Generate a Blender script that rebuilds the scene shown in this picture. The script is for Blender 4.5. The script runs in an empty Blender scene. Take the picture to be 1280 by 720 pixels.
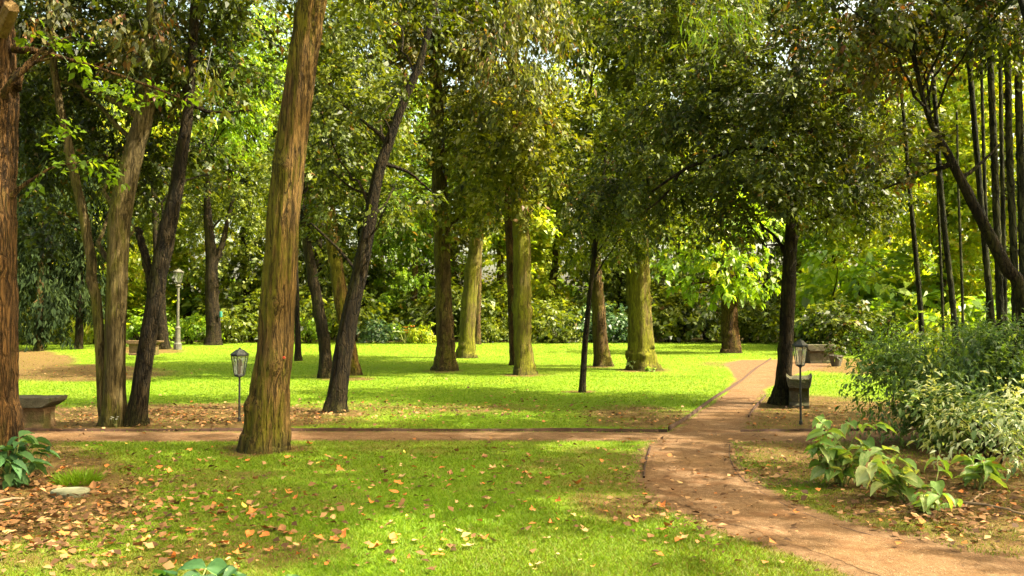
import bpy, math, random
import numpy as np
from mathutils import Vector

random.seed(11)
rng = np.random.default_rng(11)
C = bpy.context.scene.collection
PI = math.pi
SC = bpy.context.scene

# ------------------------------------------------------------------ camera model
F, CX, CY = 1108.0, 640.0, 360.0
PITCH = math.atan(32 / F)
EYE = 1.6
ct, st = math.cos(PITCH), math.sin(PITCH)

def ray(u, v):
    x = (u - CX) / F; k = (CY - v) / F
    return np.array([x, ct - k * st, st + k * ct])

def P(u, v, Y):
    """point seen at photo position (u, v), Y metres ahead"""
    r = ray(u, v)
    return np.array([0, 0, EYE]) + r * (Y / r[1])

def G(u, v):
    """ground point seen at (u, v)"""
    r = ray(u, v)
    p = np.array([0, 0, EYE]) + r * (-EYE / r[2])
    p[2] = 0
    return p

def proj(x, y, z=0.0):
    dx, dy, dz = x, y, z - EYE
    f = dy * ct + dz * st
    k = -dy * st + dz * ct
    return CX + F * dx / f, CY - F * k / f

# ------------------------------------------------------------------ node helpers
def new_mat(name):
    m = bpy.data.materials.new(name); m.use_nodes = True
    nt = m.node_tree; nt.nodes.clear()
    return m, nt

def N(nt, t, **kw):
    n = nt.nodes.new(t)
    for k, v in kw.items():
        if k.startswith('i_'):
            n.inputs[k[2:].replace('_', ' ')].default_value = v
        else:
            setattr(n, k, v)
    return n

def ramp(nt, fac, stops):
    r = N(nt, 'ShaderNodeValToRGB')
    els = r.color_ramp.elements
    while len(els) < len(stops): els.new(0.5)
    for e, (p, c) in zip(els, stops):
        e.position = p; e.color = (*c, 1)
    nt.links.new(fac, r.inputs[0])
    return r.outputs[0]

def coords(nt, scale=(1, 1, 1), kind='Object'):
    tc = N(nt, 'ShaderNodeTexCoord'); mp = N(nt, 'ShaderNodeMapping')
    mp.inputs['Scale'].default_value = scale
    nt.links.new(tc.outputs[kind], mp.inputs[0])
    return mp.outputs[0]

def noise(nt, vec, scale, detail=4, rough=0.6, dist=0.0):
    n = N(nt, 'ShaderNodeTexNoise')
    n.inputs['Scale'].default_value = scale; n.inputs['Detail'].default_value = detail
    n.inputs['Roughness'].default_value = rough; n.inputs['Distortion'].default_value = dist
    nt.links.new(vec, n.inputs['Vector'])
    return n.outputs['Fac']

def mixc(nt, fac, a, b, mode='MIX'):
    m = N(nt, 'ShaderNodeMix', data_type='RGBA', blend_type=mode)
    for s, v in ((m.inputs['Factor'], fac), (m.inputs['A'], a), (m.inputs['B'], b)):
        pass
    def put(sock, v):
        if isinstance(v, (int, float)): sock.default_value = v
        elif isinstance(v, tuple): sock.default_value = (*v, 1) if len(v) == 3 else v
        else: nt.links.new(v, sock)
    put(m.inputs[0], fac); put(m.inputs[6], a); put(m.inputs[7], b)
    return m.outputs[2]

def math_(nt, op, a, b=None, clamp=False):
    m = N(nt, 'ShaderNodeMath', operation=op, use_clamp=clamp)
    for i, v in enumerate((a, b)):
        if v is None: continue
        if isinstance(v, (int, float)): m.inputs[i].default_value = v
        else: nt.links.new(v, m.inputs[i])
    return m.outputs[0]

def out(nt, sh):
    o = N(nt, 'ShaderNodeOutputMaterial'); nt.links.new(sh, o.inputs['Surface'])

def bump(nt, h, strength=0.5, dist=0.02):
    b = N(nt, 'ShaderNodeBump'); b.inputs['Strength'].default_value = strength; b.inputs['Distance'].default_value = dist
    nt.links.new(h, b.inputs['Height'])
    return b.outputs[0]

def principled(nt, col, rough=0.8, normal=None, spec=0.3, metal=0.0):
    p = N(nt, 'ShaderNodeBsdfPrincipled')
    if isinstance(col, tuple): p.inputs['Base Color'].default_value = (*col, 1)
    else: nt.links.new(col, p.inputs['Base Color'])
    if isinstance(rough, (int, float)): p.inputs['Roughness'].default_value = rough
    else: nt.links.new(rough, p.inputs['Roughness'])
    p.inputs['Specular IOR Level'].default_value = spec
    p.inputs['Metallic'].default_value = metal
    if normal is not None: nt.links.new(normal, p.inputs['Normal'])
    return p.outputs[0]

def leaf_mat(name, stops, trans=0.45, rough=0.45, spec=0.4, tboost=(1.5, 1.4, 0.35)):
    m, nt = new_mat(name)
    at = N(nt, 'ShaderNodeAttribute', attribute_name='tint')
    col = ramp(nt, at.outputs['Fac'], stops)
    p = principled(nt, col, rough, spec=spec)
    tr = N(nt, 'ShaderNodeBsdfTranslucent')
    nt.links.new(mixc(nt, 1.0, col, tuple(tboost), 'MULTIPLY'), tr.inputs['Color'])
    mx = N(nt, 'ShaderNodeMixShader'); mx.inputs[0].default_value = trans
    nt.links.new(p, mx.inputs[1]); nt.links.new(tr.outputs[0], mx.inputs[2])
    out(nt, mx.outputs[0])
    return m

def bark_mat(name, dark, light, moss=None, mossamt=0.5, vs=9.0, plates=1.0, crack=1.0, zs=0.13):
    m, nt = new_mat(name)
    v = coords(nt, (1, 1, 0.09))
    v2 = coords(nt, (1, 1, 0.35))
    n1 = noise(nt, v, vs * 1.5, 6, 0.72, 1.0)
    n2 = noise(nt, v2, 3.0, 4, 0.6)
    n3 = noise(nt, coords(nt, (1, 1, 0.14)), vs * 5.5, 5, 0.7)
    mixf = math_(nt, 'ADD', math_(nt, 'MULTIPLY', n1, 0.6), math_(nt, 'MULTIPLY', n3, 0.4))
    col = ramp(nt, mixf, [(0.36, tuple(c * 0.3 for c in dark)), (0.45, dark), (0.56, light), (0.68, tuple(min(1, c * 1.4) for c in light))])
    if moss:
        geo = N(nt, 'ShaderNodeNewGeometry')
        sx = N(nt, 'ShaderNodeSeparateXYZ'); nt.links.new(geo.outputs['Normal'], sx.inputs[0])
        side = math_(nt, 'MULTIPLY', sx.outputs[0], -0.16)
        mk = math_(nt, 'ADD', math_(nt, 'ADD', n2, side), math_(nt, 'MULTIPLY', math_(nt, 'SUBTRACT', n1, 0.5), -0.5))
        mask = ramp(nt, mk, [(0.62 - 0.34 * mossamt, (0, 0, 0)), (0.78 - 0.3 * mossamt, (0.85, 0.85, 0.85))])
        nm = noise(nt, v2, 22, 3)
        mc = ramp(nt, nm, [(0.3, tuple(c * 0.6 for c in moss)), (0.7, tuple(c * 1.25 for c in moss))])
        col = mixc(nt, mask, col, mc)
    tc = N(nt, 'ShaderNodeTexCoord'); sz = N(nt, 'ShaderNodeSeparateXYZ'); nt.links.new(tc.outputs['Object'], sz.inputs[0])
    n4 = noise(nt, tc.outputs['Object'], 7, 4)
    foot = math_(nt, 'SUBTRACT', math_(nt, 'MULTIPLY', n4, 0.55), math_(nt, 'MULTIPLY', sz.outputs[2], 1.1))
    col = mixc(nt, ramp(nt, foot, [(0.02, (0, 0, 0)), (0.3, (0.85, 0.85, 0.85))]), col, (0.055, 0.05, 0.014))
    col = mixc(nt, ramp(nt, n2, [(0.35, (0.55, 0.55, 0.55)), (0.5, (0, 0, 0))]), col, tuple(c * 0.55 for c in dark))
    nf = noise(nt, coords(nt, (1, 1, zs)), vs * 0.75, 5, 0.62, 1.2)
    fis = math_(nt, 'ABSOLUTE', math_(nt, 'SUBTRACT', nf, 0.5))
    fm = ramp(nt, fis, [(0.0, (0.9 * crack,) * 3), (0.035, (0, 0, 0))])
    vor = N(nt, 'ShaderNodeTexVoronoi', feature='DISTANCE_TO_EDGE'); vor.inputs['Scale'].default_value = vs * 1.3
    nt.links.new(coords(nt, (1, 1, 0.28)), vor.inputs['Vector'])
    pl = ramp(nt, vor.outputs['Distance'], [(0.0, (0.6 * plates,) * 3), (0.10, (0, 0, 0))])
    col = mixc(nt, pl, col, tuple(c * 0.4 for c in dark)); col = mixc(nt, fm, col, tuple(c * 0.22 for c in dark))
    h = math_(nt, 'ADD', math_(nt, 'MULTIPLY', n1, 1.0), math_(nt, 'MULTIPLY', n3, 0.6))
    h = math_(nt, 'SUBTRACT', math_(nt, 'SUBTRACT', h, math_(nt, 'MULTIPLY', pl, 0.5)), fm)
    out(nt, principled(nt, col, 0.9, bump(nt, h, 1.0, 0.06), 0.12))
    return m

def plain_mat(name, c1, c2, scale=8, rough=0.8, spec=0.3, metal=0.0, bs=0.3, bd=0.01, detail=5):
    m, nt = new_mat(name)
    v = coords(nt)
    n = noise(nt, v, scale, detail, 0.65)
    col = ramp(nt, n, [(0.32, c1), (0.68, c2)])
    out(nt, principled(nt, col, rough, bump(nt, noise(nt, v, scale * 5, 4), bs, bd), spec, metal))
    return m

# ------------------------------------------------------------------ object helpers
def link(o, parent=None):
    C.objects.link(o)
    if parent is not None: o.parent = parent
    return o

def tag(o, label=None, cat=None, group=None, kind=None):
    if label: o['label'] = label
    if cat: o['category'] = cat
    if group: o['group'] = group
    if kind: o['kind'] = kind
    return o

def thing(name, loc, label, cat, group=None):
    o = bpy.data.objects.new(name, None); o.empty_display_size = 0.3
    o.location = tuple(loc); link(o)
    return tag(o, label, cat, group)

def np_mesh(name, verts, faces_quads, mat, tint=None, smooth=False):
    """verts (n,3); faces (m,k) all of one size"""
    me = bpy.data.meshes.new(name)
    verts = np.asarray(verts, np.float32); f = np.asarray(faces_quads, np.int32)
    k = f.shape[1]
    me.vertices.add(len(verts)); me.vertices.foreach_set('co', verts.ravel())
    me.loops.add(f.size); me.loops.foreach_set('vertex_index', f.ravel())
    me.polygons.add(len(f)); me.polygons.foreach_set('loop_start', np.arange(0, f.size, k, dtype=np.int32))
    me.polygons.foreach_set('loop_total', np.full(len(f), k, np.int32))
    if smooth: me.polygons.foreach_set('use_smooth', np.ones(len(f), bool))
    if tint is not None:
        a = me.attributes.new('tint', 'FLOAT', 'FACE'); a.data.foreach_set('value', np.asarray(tint, np.float32))
    me.update(calc_edges=True)
    if mat: me.materials.append(mat)
    return me

def mesh_obj(name, me, parent=None, loc=None):
    o = bpy.data.objects.new(name, me)
    if loc is not None: o.location = tuple(loc)
    return link(o, parent)

class MB:
    """collects solids as one mesh"""
    def __init__(s): s.v = []; s.f = []
    def add(s, v, f):
        b = len(s.v); s.v += [tuple(p) for p in v]; s.f += [tuple(i + b for i in q) for q in f]; return s
    def lathe(s, prof, n=16, c=(0, 0, 0), ph=0.0, sq=(1, 1)):
        v = []; f = []
        for r, z in prof:
            for i in range(n):
                a = ph + 2 * PI * i / n
                v.append((c[0] + r * math.cos(a) * sq[0], c[1] + r * math.sin(a) * sq[1], c[2] + z))
        for j in range(len(prof) - 1):
            for i in range(n):
                k = (i + 1) % n
                f.append((j * n + i, j * n + k, (j + 1) * n + k, (j + 1) * n + i))
        f.append(tuple(range(n))[::-1]); f.append(tuple((len(prof) - 1) * n + i for i in range(n)))
        return s.add(v, f)
    def extrude_profile(s, prof, x0, x1):
        """closed (y,z) profile swept along x"""
        n = len(prof)
        v = [(x0, y, z) for y, z in prof] + [(x1, y, z) for y, z in prof]
        f = [(i, (i + 1) % n, n + (i + 1) % n, n + i) for i in range(n)]
        f += [tuple(range(n))[::-1], tuple(range(n, 2 * n))]
        return s.add(v, f)
    def bar(s, a, b, r0, r1=None, n=6):
        r1 = r0 if r1 is None else r1
        a = Vector(a); b = Vector(b); d = (b - a).normalized()
        u = d.orthogonal().normalized(); w = d.cross(u)
        v = []
        for p, r in ((a, r0), (b, r1)):
            for i in range(n):
                t = 2 * PI * i / n
                v.append(p + u * (r * math.cos(t)) + w * (r * math.sin(t)))
        f = [(i, (i + 1) % n, n + (i + 1) % n, n + i) for i in range(n)] + [tuple(range(n))[::-1], tuple(range(n, 2 * n))]
        return s.add(v, f)
    def build(s, name, mat, parent=None, bevel=0.0, smooth=False, rough=0.0):
        me = bpy.data.meshes.new(name)
        v = s.v
        if rough:
            v = [(x + random.uniform(-rough, rough), y + random.uniform(-rough, rough), z + random.uniform(-rough, rough)) for x, y, z in v]
        me.from_pydata(v, [], s.f); me.update()
        if mat: me.materials.append(mat)
        if smooth:
            for p in me.polygons: p.use_smooth = True
        o = mesh_obj(name, me, parent)
        if bevel:
            b = o.modifiers.new('bevel', 'BEVEL'); b.width = bevel; b.segments = 2; b.limit_method = 'ANGLE'
        return o

def spline(pts, n):
    """Catmull-Rom through rows of pts (k,d) sampled at n points"""
    p = np.asarray(pts, float)
    if len(p) == 2: 
        t = np.linspace(0, 1, n)[:, None]; return p[0] * (1 - t) + p[1] * t
    q = np.vstack([2 * p[0] - p[1], p, 2 * p[-1] - p[-2]])
    ts = np.linspace(0, len(p) - 1 - 1e-6, n); r = []
    for t in ts:
        i = int(t); u = t - i; a, b, c, d = q[i:i + 4]
        r.append(0.5 * (2 * b + (c - a) * u + (2 * a - 5 * b + 4 * c - d) * u * u + (3 * b - a - 3 * c + d) * u ** 3))
    return np.array(r)

def tube(path, rad, sides=12, flute=0.0, seed=0, flare=0.0, lump=0.0):
    """path (n,3), rad (n,) -> verts, quads (caps collapsed)"""
    r0 = np.random.default_rng(seed)
    path = np.asarray(path, float); n = len(path)
    tan = np.gradient(path, axis=0); tan /= np.linalg.norm(tan, axis=1)[:, None] + 1e-9
    ref = np.array([1.0, 0, 0]) if abs(tan[0][0]) < 0.8 else np.array([0, 1.0, 0])
    ang = np.linspace(0, 2 * PI, sides, endpoint=False)
    k = r0.integers(3, 7, 4); ph = r0.uniform(0, 2 * PI, 8); tw = r0.uniform(-0.5, 0.5, 4)
    top = path[-1][2] - path[0][2]; knots = [(r0.uniform(0.5, max(1, min(top, 6))), r0.uniform(0, 2 * PI), r0.uniform(0.25, 0.5)) for _ in range(6)]
    V = []
    for i in range(n):
        t = tan[i]; u = ref - t * ref.dot(t); u /= np.linalg.norm(u); w = np.cross(t, u)
        s = i / max(1, n - 1)
        m = np.ones(sides)
        if flute:
            h = path[i][2] - path[0][2]
            m += flute * (0.6 * np.sin(k[0] * ang + ph[0] + tw[0] * h) + 0.5 * np.sin((k[1] + 4) * ang + ph[1] + tw[1] * h)
                          + 0.35 * np.sin((k[2] + 9) * ang + ph[2] + tw[2] * h * 2))
            for hk, ak, sk in knots: m += 0.22 * np.exp(-((h - hk) / 0.09) ** 2 - ((np.mod(ang - ak + PI, 2 * PI) - PI) / sk) ** 2)
            m += lump * (np.sin(1.7 * h + ph[3] + 2 * np.sin(ang + ph[4])) * 0.6 + np.sin(3.9 * h + ph[5] + np.sin(2 * ang + ph[6])) * 0.4)
        if flare:
            h = path[i][2] - path[0][2]
            e = math.exp(-max(0, h - 0.1) / 0.22)
            m += flare * e * (1 + 0.75 * np.sin(k[3] * ang + ph[7]) + 0.3 * np.sin((k[3] + 2) * ang + ph[2]))
        V.append(path[i] + (u[None] * np.cos(ang)[:, None] + w[None] * np.sin(ang)[:, None]) * (rad[i] * m)[:, None])
    V = np.vstack(V)
    idx = np.arange(n * sides).reshape(n, sides)
    a = idx[:-1]; b = idx[1:]
    Q = np.stack([a, np.roll(a, -1, 1), np.roll(b, -1, 1), b], -1).reshape(-1, 4)
    # end caps as fans of quads (degenerate-free: pair up)
    for ring, c, flip in ((idx[0], path[0], True), (idx[-1], path[-1] + tan[-1] * rad[-1] * 0.6, False)):
        ci = len(V); V = np.vstack([V, c])
        cap = []
        for i in range(0, sides, 2):
            q = [ring[i], ring[(i + 1) % sides], ring[(i + 2) % sides], ci]
            cap.append(q[::-1] if flip else q)
        Q = np.vstack([Q, cap])
    return V, Q

# ------------------------------------------------------------------ leaves
def norm(a): return a / (np.linalg.norm(a, axis=-1, keepdims=True) + 1e-9)

def leaves(pos, axis, nrm, L, W, fold=0.12, droop=0.15):
    """one folded, pointed leaf (4 corners) per row"""
    axis = norm(axis); side = norm(np.cross(nrm, axis)); nrm = np.cross(axis, side)
    L = L[:, None]; W = W[:, None]
    v0 = pos
    v1 = pos + axis * L * 0.45 + side * W * 0.5 + nrm * L * fold
    v2 = pos + axis * L - nrm * L * droop
    v3 = pos + axis * L * 0.45 - side * W * 0.5 + nrm * L * fold
    V = np.stack([v0, v1, v2, v3], 1).reshape(-1, 3)
    Q = np.arange(len(V)).reshape(-1, 4)
    return V, Q

NLEAF = 0
def gapnoise(p, r, wl):
    s = np.zeros(len(p))
    for i in range(6):
        d = r.normal(size=3); d /= np.linalg.norm(d); w = wl * (0.6 if i % 2 else 1.1)
        s += np.sin(p @ d * 2 * PI / w + r.uniform(0, 7)) * (0.6 if i % 2 else 1)
    return s / 2.4

def crown_data(blobs, L=0.11, W=0.05, lad=0.9, per=26, spray=0.35, hang=0.25, gap=0.1, wl=1.3, seed=0, up=0.6, tmean=0.5, tvar=0.22, tclump=0.17, brown=0.025, maxn=90000):
    """leaf sprays spread through ellipsoids (centre, radii); blobs: [(c, r, ladfactor)]"""
    r = np.random.default_rng(seed)
    VV = []; TT = []
    for b in blobs:
        c, rad = np.asarray(b[0], float), np.asarray(b[1], float)
        lf = b[2] if len(b) > 2 else 1.0
        vol = 4.19 * rad.prod()
        nl = min(maxn, vol * lad * lf / (0.5 * L * W))
        nc = max(3, int(nl / per))
        d = norm(r.normal(size=(nc * 3, 3))); rr = r.random(nc * 3) ** (1 / 2.4)
        p = c + d * rr[:, None] * rad * (1 + 0.18 * r.normal(size=(nc * 3, 1)))
        g = gapnoise(p, r, wl)
        keep = g > min(gap * 2 - 0.35, np.quantile(g, 0.55))
        p = p[keep][:nc]; d = d[keep][:nc]; gg = g[keep][:nc]; nc = len(p)
        if nc == 0: continue
        tw = norm(d * np.array([1, 1, 0.4]) + r.normal(size=(nc, 3)) * 0.7 + np.array([0, 0, -hang * 2.2]))
        clump = r.normal(size=nc) * tclump + 0.10 * gg
        t = r.random((nc, per))
        pos = p[:, None] + tw[:, None] * (t * spray)[..., None] + r.normal(size=(nc, per, 3)) * spray * 0.16
        sd = norm(np.cross(tw, np.array([0.0, 0.1, 1.0])))
        sg = np.where(r.random((nc, per)) > 0.5, 1, -1)[..., None]
        ax = tw[:, None] * 0.8 + sd[:, None] * sg * 0.8 + r.normal(size=(nc, per, 3)) * 0.35 + np.array([0, 0, -hang])
        nr = r.normal(size=(nc, per, 3)) * (1 - up) + np.array([0, 0, 1]) * up + d[:, None] * 0.15
        q = r.random((nc, per)) ** 1.6; Ls = L * (0.55 + 0.95 * q) ; Ws = W * (0.6 + 0.8 * q) * r.uniform(0.75, 1.2, (nc, per))
        V, _ = leaves(pos.reshape(-1, 3), ax.reshape(-1, 3), nr.reshape(-1, 3), Ls.ravel(), Ws.ravel())
        global NLEAF; NLEAF += len(V) // 4; tt = np.clip(tmean + clump[:, None] + r.normal(size=(nc, per)) * tvar * 0.75, 0.02, 0.84); bm = r.random((nc, per)) < brown * r.choice([0.2, 0.2, 3.0], nc)[:, None]
        tt[bm] = r.uniform(0.9, 0.99, bm.sum()); VV.append(V); TT.append(tt.ravel())
        e = p + tw * spray * 1.05; wv = norm(np.cross(tw, r.normal(size=(nc, 3)))) * (0.004 * spray ** 0.5 + 0.001)
        VV.append(np.stack([p - tw * spray * 0.5 - wv, p - tw * spray * 0.5 + wv, e + wv * 0.3, e - wv * 0.3], 1).reshape(-1, 3)); TT.append(np.full(nc, 0.0))
    V = np.vstack(VV); T = np.clip(np.concatenate(TT), 0.01, 0.99)
    return V, np.arange(len(V)).reshape(-1, 4), T

# ------------------------------------------------------------------ materials
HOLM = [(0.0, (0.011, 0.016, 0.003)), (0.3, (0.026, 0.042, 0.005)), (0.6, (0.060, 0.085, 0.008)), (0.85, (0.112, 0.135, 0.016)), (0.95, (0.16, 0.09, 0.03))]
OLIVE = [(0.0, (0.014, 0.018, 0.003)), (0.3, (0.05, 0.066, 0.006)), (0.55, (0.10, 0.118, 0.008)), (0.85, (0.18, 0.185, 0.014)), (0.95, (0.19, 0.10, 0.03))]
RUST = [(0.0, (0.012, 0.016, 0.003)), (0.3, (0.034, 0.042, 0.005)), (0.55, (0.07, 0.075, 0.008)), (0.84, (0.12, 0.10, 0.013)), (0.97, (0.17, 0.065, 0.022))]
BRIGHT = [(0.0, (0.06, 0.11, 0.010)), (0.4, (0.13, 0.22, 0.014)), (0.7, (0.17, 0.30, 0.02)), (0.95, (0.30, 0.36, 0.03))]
YELLOW_SUNLIT = [(0.0, (0.10, 0.17, 0.012)), (0.4, (0.24, 0.33, 0.016)), (0.75, (0.38, 0.43, 0.02)), (0.95, (0.38, 0.30, 0.025))]  # sunlit glow of the background foliage put into the leaf colour
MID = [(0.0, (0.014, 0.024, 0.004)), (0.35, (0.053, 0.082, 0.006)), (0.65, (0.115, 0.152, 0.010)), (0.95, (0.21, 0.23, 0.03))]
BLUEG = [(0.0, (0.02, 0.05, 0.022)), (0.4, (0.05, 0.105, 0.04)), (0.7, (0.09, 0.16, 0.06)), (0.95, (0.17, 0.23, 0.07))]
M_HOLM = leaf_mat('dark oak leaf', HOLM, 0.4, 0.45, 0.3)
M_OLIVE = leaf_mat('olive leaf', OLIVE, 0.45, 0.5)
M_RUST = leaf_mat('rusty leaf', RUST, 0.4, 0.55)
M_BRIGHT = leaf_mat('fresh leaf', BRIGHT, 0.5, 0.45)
M_YELLOW = leaf_mat('sunlit yellow green leaf', YELLOW_SUNLIT, 0.5, 0.45)
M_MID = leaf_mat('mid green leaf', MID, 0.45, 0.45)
M_BLUEG = leaf_mat('glossy shrub leaf', BLUEG, 0.3, 0.33, 0.6, (1.2, 1.2, 0.6))
M_FERNY = leaf_mat('ferny shrub leaf', [(0.0, (0.02, 0.045, 0.012)), (0.4, (0.065, 0.125, 0.030)), (0.7, (0.12, 0.20, 0.048)), (0.95, (0.2, 0.27, 0.08))], 0.5, 0.42, 0.4)
M_PALE = leaf_mat('painted highlight leaf', [(0.0, (0.06, 0.12, 0.03)), (0.35, (0.16, 0.24, 0.08)), (0.65, (0.38, 0.44, 0.22)), (0.95, (0.6, 0.62, 0.42))], 0.35, 0.4, 0.4)  # sun and sky highlights on the leaves, put in as pale colour
M_CONIFER = leaf_mat('conifer spray', [(0.0, (0.006, 0.011, 0.004)), (0.5, (0.014, 0.026, 0.008)), (0.95, (0.035, 0.052, 0.014))], 0.2, 0.85, 0.1)
M_BIG = leaf_mat('broad pale leaf', [(0.0, (0.07, 0.14, 0.03)), (0.4, (0.14, 0.25, 0.05)), (0.7, (0.25, 0.36, 0.11)), (0.93, (0.45, 0.50, 0.22)), (0.98, (0.20, 0.11, 0.035))], 0.45, 0.5, 0.3)
M_LAUREL = leaf_mat('dark broad leaf', [(0.0, (0.02, 0.06, 0.018)), (0.5, (0.05, 0.12, 0.04)), (0.95, (0.10, 0.18, 0.05))], 0.35, 0.6, 0.2)
M_GRASS = leaf_mat('grass blade', [(0.0, (0.10, 0.07, 0.02)), (0.16, (0.14, 0.12, 0.014)), (0.36, (0.105, 0.160, 0.005)), (0.68, (0.125, 0.235, 0.004)), (0.97, (0.19, 0.31, 0.006))], 0.4, 0.55, 0.25, (1.2, 1.2, 0.4))

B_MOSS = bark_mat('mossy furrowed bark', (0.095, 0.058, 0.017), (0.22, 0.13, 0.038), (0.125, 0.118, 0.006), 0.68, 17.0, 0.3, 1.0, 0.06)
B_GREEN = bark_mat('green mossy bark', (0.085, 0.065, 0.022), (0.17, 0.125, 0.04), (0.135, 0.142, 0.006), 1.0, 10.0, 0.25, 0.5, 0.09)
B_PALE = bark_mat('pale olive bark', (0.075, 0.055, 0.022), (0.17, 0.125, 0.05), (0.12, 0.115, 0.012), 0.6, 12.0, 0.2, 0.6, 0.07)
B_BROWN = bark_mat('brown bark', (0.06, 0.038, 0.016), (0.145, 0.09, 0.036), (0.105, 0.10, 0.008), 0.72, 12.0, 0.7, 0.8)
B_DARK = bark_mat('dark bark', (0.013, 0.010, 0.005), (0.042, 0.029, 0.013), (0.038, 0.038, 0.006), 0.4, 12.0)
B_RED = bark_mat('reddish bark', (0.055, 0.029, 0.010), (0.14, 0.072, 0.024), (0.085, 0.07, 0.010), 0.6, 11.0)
B_CULM = bark_mat('dark bamboo', (0.02, 0.022, 0.010), (0.055, 0.055, 0.02), None)
M_CUT = plain_mat('pale cut wood', (0.09, 0.055, 0.02), (0.20, 0.13, 0.055), 14, 0.9, 0.1, 0, 0.8, 0.03)
M_STONE = plain_mat('weathered stone', (0.035, 0.031, 0.019), (0.105, 0.092, 0.06), 7, 0.9, 0.2, 0, 0.6, 0.02)
M_STONE_WARM = plain_mat('warm stone', (0.085, 0.05, 0.024), (0.19, 0.125, 0.065), 6, 0.9, 0.2, 0, 0.5, 0.02)
M_SLAB = plain_mat('grey green slab', (0.10, 0.105, 0.06), (0.19, 0.19, 0.12), 14, 0.9)
M_IRON = plain_mat('dark iron', (0.018, 0.02, 0.018), (0.04, 0.042, 0.036), 30, 0.5, 0.5, 0.6)
M_PALEMETAL = plain_mat('weathered pale paint', (0.045, 0.044, 0.032), (0.10, 0.096, 0.07), 9, 0.7)
M_EDGE = plain_mat('dark edging', (0.022, 0.010, 0.005), (0.06, 0.028, 0.014), 12, 0.9)
M_RED = plain_mat('red paint', (0.3, 0.035, 0.015), (0.4, 0.05, 0.02), 40)
M_TAG = plain_mat('teal plastic', (0.015, 0.10, 0.08), (0.025, 0.15, 0.12), 40)
M_TWIG = plain_mat('dry twig', (0.13, 0.085, 0.05), (0.28, 0.19, 0.11), 15)
M_STEM = plain_mat('green stem', (0.10, 0.14, 0.03), (0.22, 0.22, 0.06), 12)
M_PETALW = plain_mat('white petal', (0.6, 0.6, 0.55), (0.8, 0.8, 0.75), 20)
M_PETALO = plain_mat('orange petal', (0.55, 0.16, 0.03), (0.7, 0.25, 0.04), 20)
M_CLAY = plain_mat('dark clay', (0.05, 0.045, 0.035), (0.10, 0.085, 0.06), 10)
def stone_mat(name, c1, c2, moss):
    m, nt = new_mat(name); v = coords(nt)
    n1 = noise(nt, v, 6, 6, 0.7); n2 = noise(nt, v, 3.2, 4, 0.6, 0.5); n3 = noise(nt, v, 45, 4, 0.7)
    col = ramp(nt, n1, [(0.3, c1), (0.7, c2)])
    col = mixc(nt, ramp(nt, n2, [(0.5, (0, 0, 0)), (0.64, (0.8, 0.8, 0.8))]), col, moss)
    col = mixc(nt, ramp(nt, n3, [(0.62, (0, 0, 0)), (0.7, (0.7, 0.7, 0.7))]), col, tuple(c * 0.3 for c in c1))
    out(nt, principled(nt, col, 0.92, bump(nt, math_(nt, 'ADD', n3, n1), 0.9, 0.03), 0.15)); return m
M_STONE = stone_mat('mossy weathered stone', (0.035, 0.031, 0.019), (0.11, 0.096, 0.062), (0.045, 0.05, 0.010))
M_STONE_WARM = stone_mat('mossy warm stone', (0.08, 0.046, 0.022), (0.18, 0.115, 0.06), (0.06, 0.06, 0.014))
def glass_mat():
    m, nt = new_mat('lantern glass')
    g = N(nt, 'ShaderNodeBsdfGlossy'); g.inputs['Roughness'].default_value = 0.08; g.inputs['Color'].default_value = (0.9, 0.92, 0.9, 1)
    d = N(nt, 'ShaderNodeBsdfTranslucent'); d.inputs['Color'].default_value = (0.75, 0.78, 0.72, 1)
    t = N(nt, 'ShaderNodeBsdfTransparent')
    a = N(nt, 'ShaderNodeMixShader'); a.inputs[0].default_value = 0.3
    nt.links.new(t.outputs[0], a.inputs[1]); nt.links.new(d.outputs[0], a.inputs[2])
    b = N(nt, 'ShaderNodeMixShader'); b.inputs[0].default_value = 0.22
    nt.links.new(a.outputs[0], b.inputs[1]); nt.links.new(g.outputs[0], b.inputs[2])
    out(nt, b.outputs[0]); return m
M_GLASS = glass_mat()

# ------------------------------------------------------------------ ground
# paths: measured edge lines (photo positions of points on the ground)
DIAG_L = [(1120, 735), (1062, 710), (1000, 686), (945, 668), (895, 652), (852, 634), (822, 616), (806, 600), (808, 580), (814, 562), (828, 549), (842, 541), (866, 522), (893, 502), (925, 480), (947, 462), (960, 453), (968, 449)]
DIAG_R = [(1420, 735), (1300, 722), (1190, 692), (1120, 675), (1062, 660), (1005, 640), (965, 621), (936, 603), (916, 580), (910, 562), (914, 550), (926, 541), (934, 524), (944, 504), (957, 484), (968, 468), (976, 460), (983, 455)]
TR_FAR = [(-420, 541.5), (0, 541), (200, 541), (420, 541), (620, 541), (842, 542), (926, 542), (1060, 541), (1180, 540), (1500, 540)]
TR_NEAR = [(-420, 553), (0, 551), (200, 550.5), (420, 549.5), (620, 549.5), (825, 550), (914, 551), (1060, 551), (1180, 550), (1500, 550)]

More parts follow.
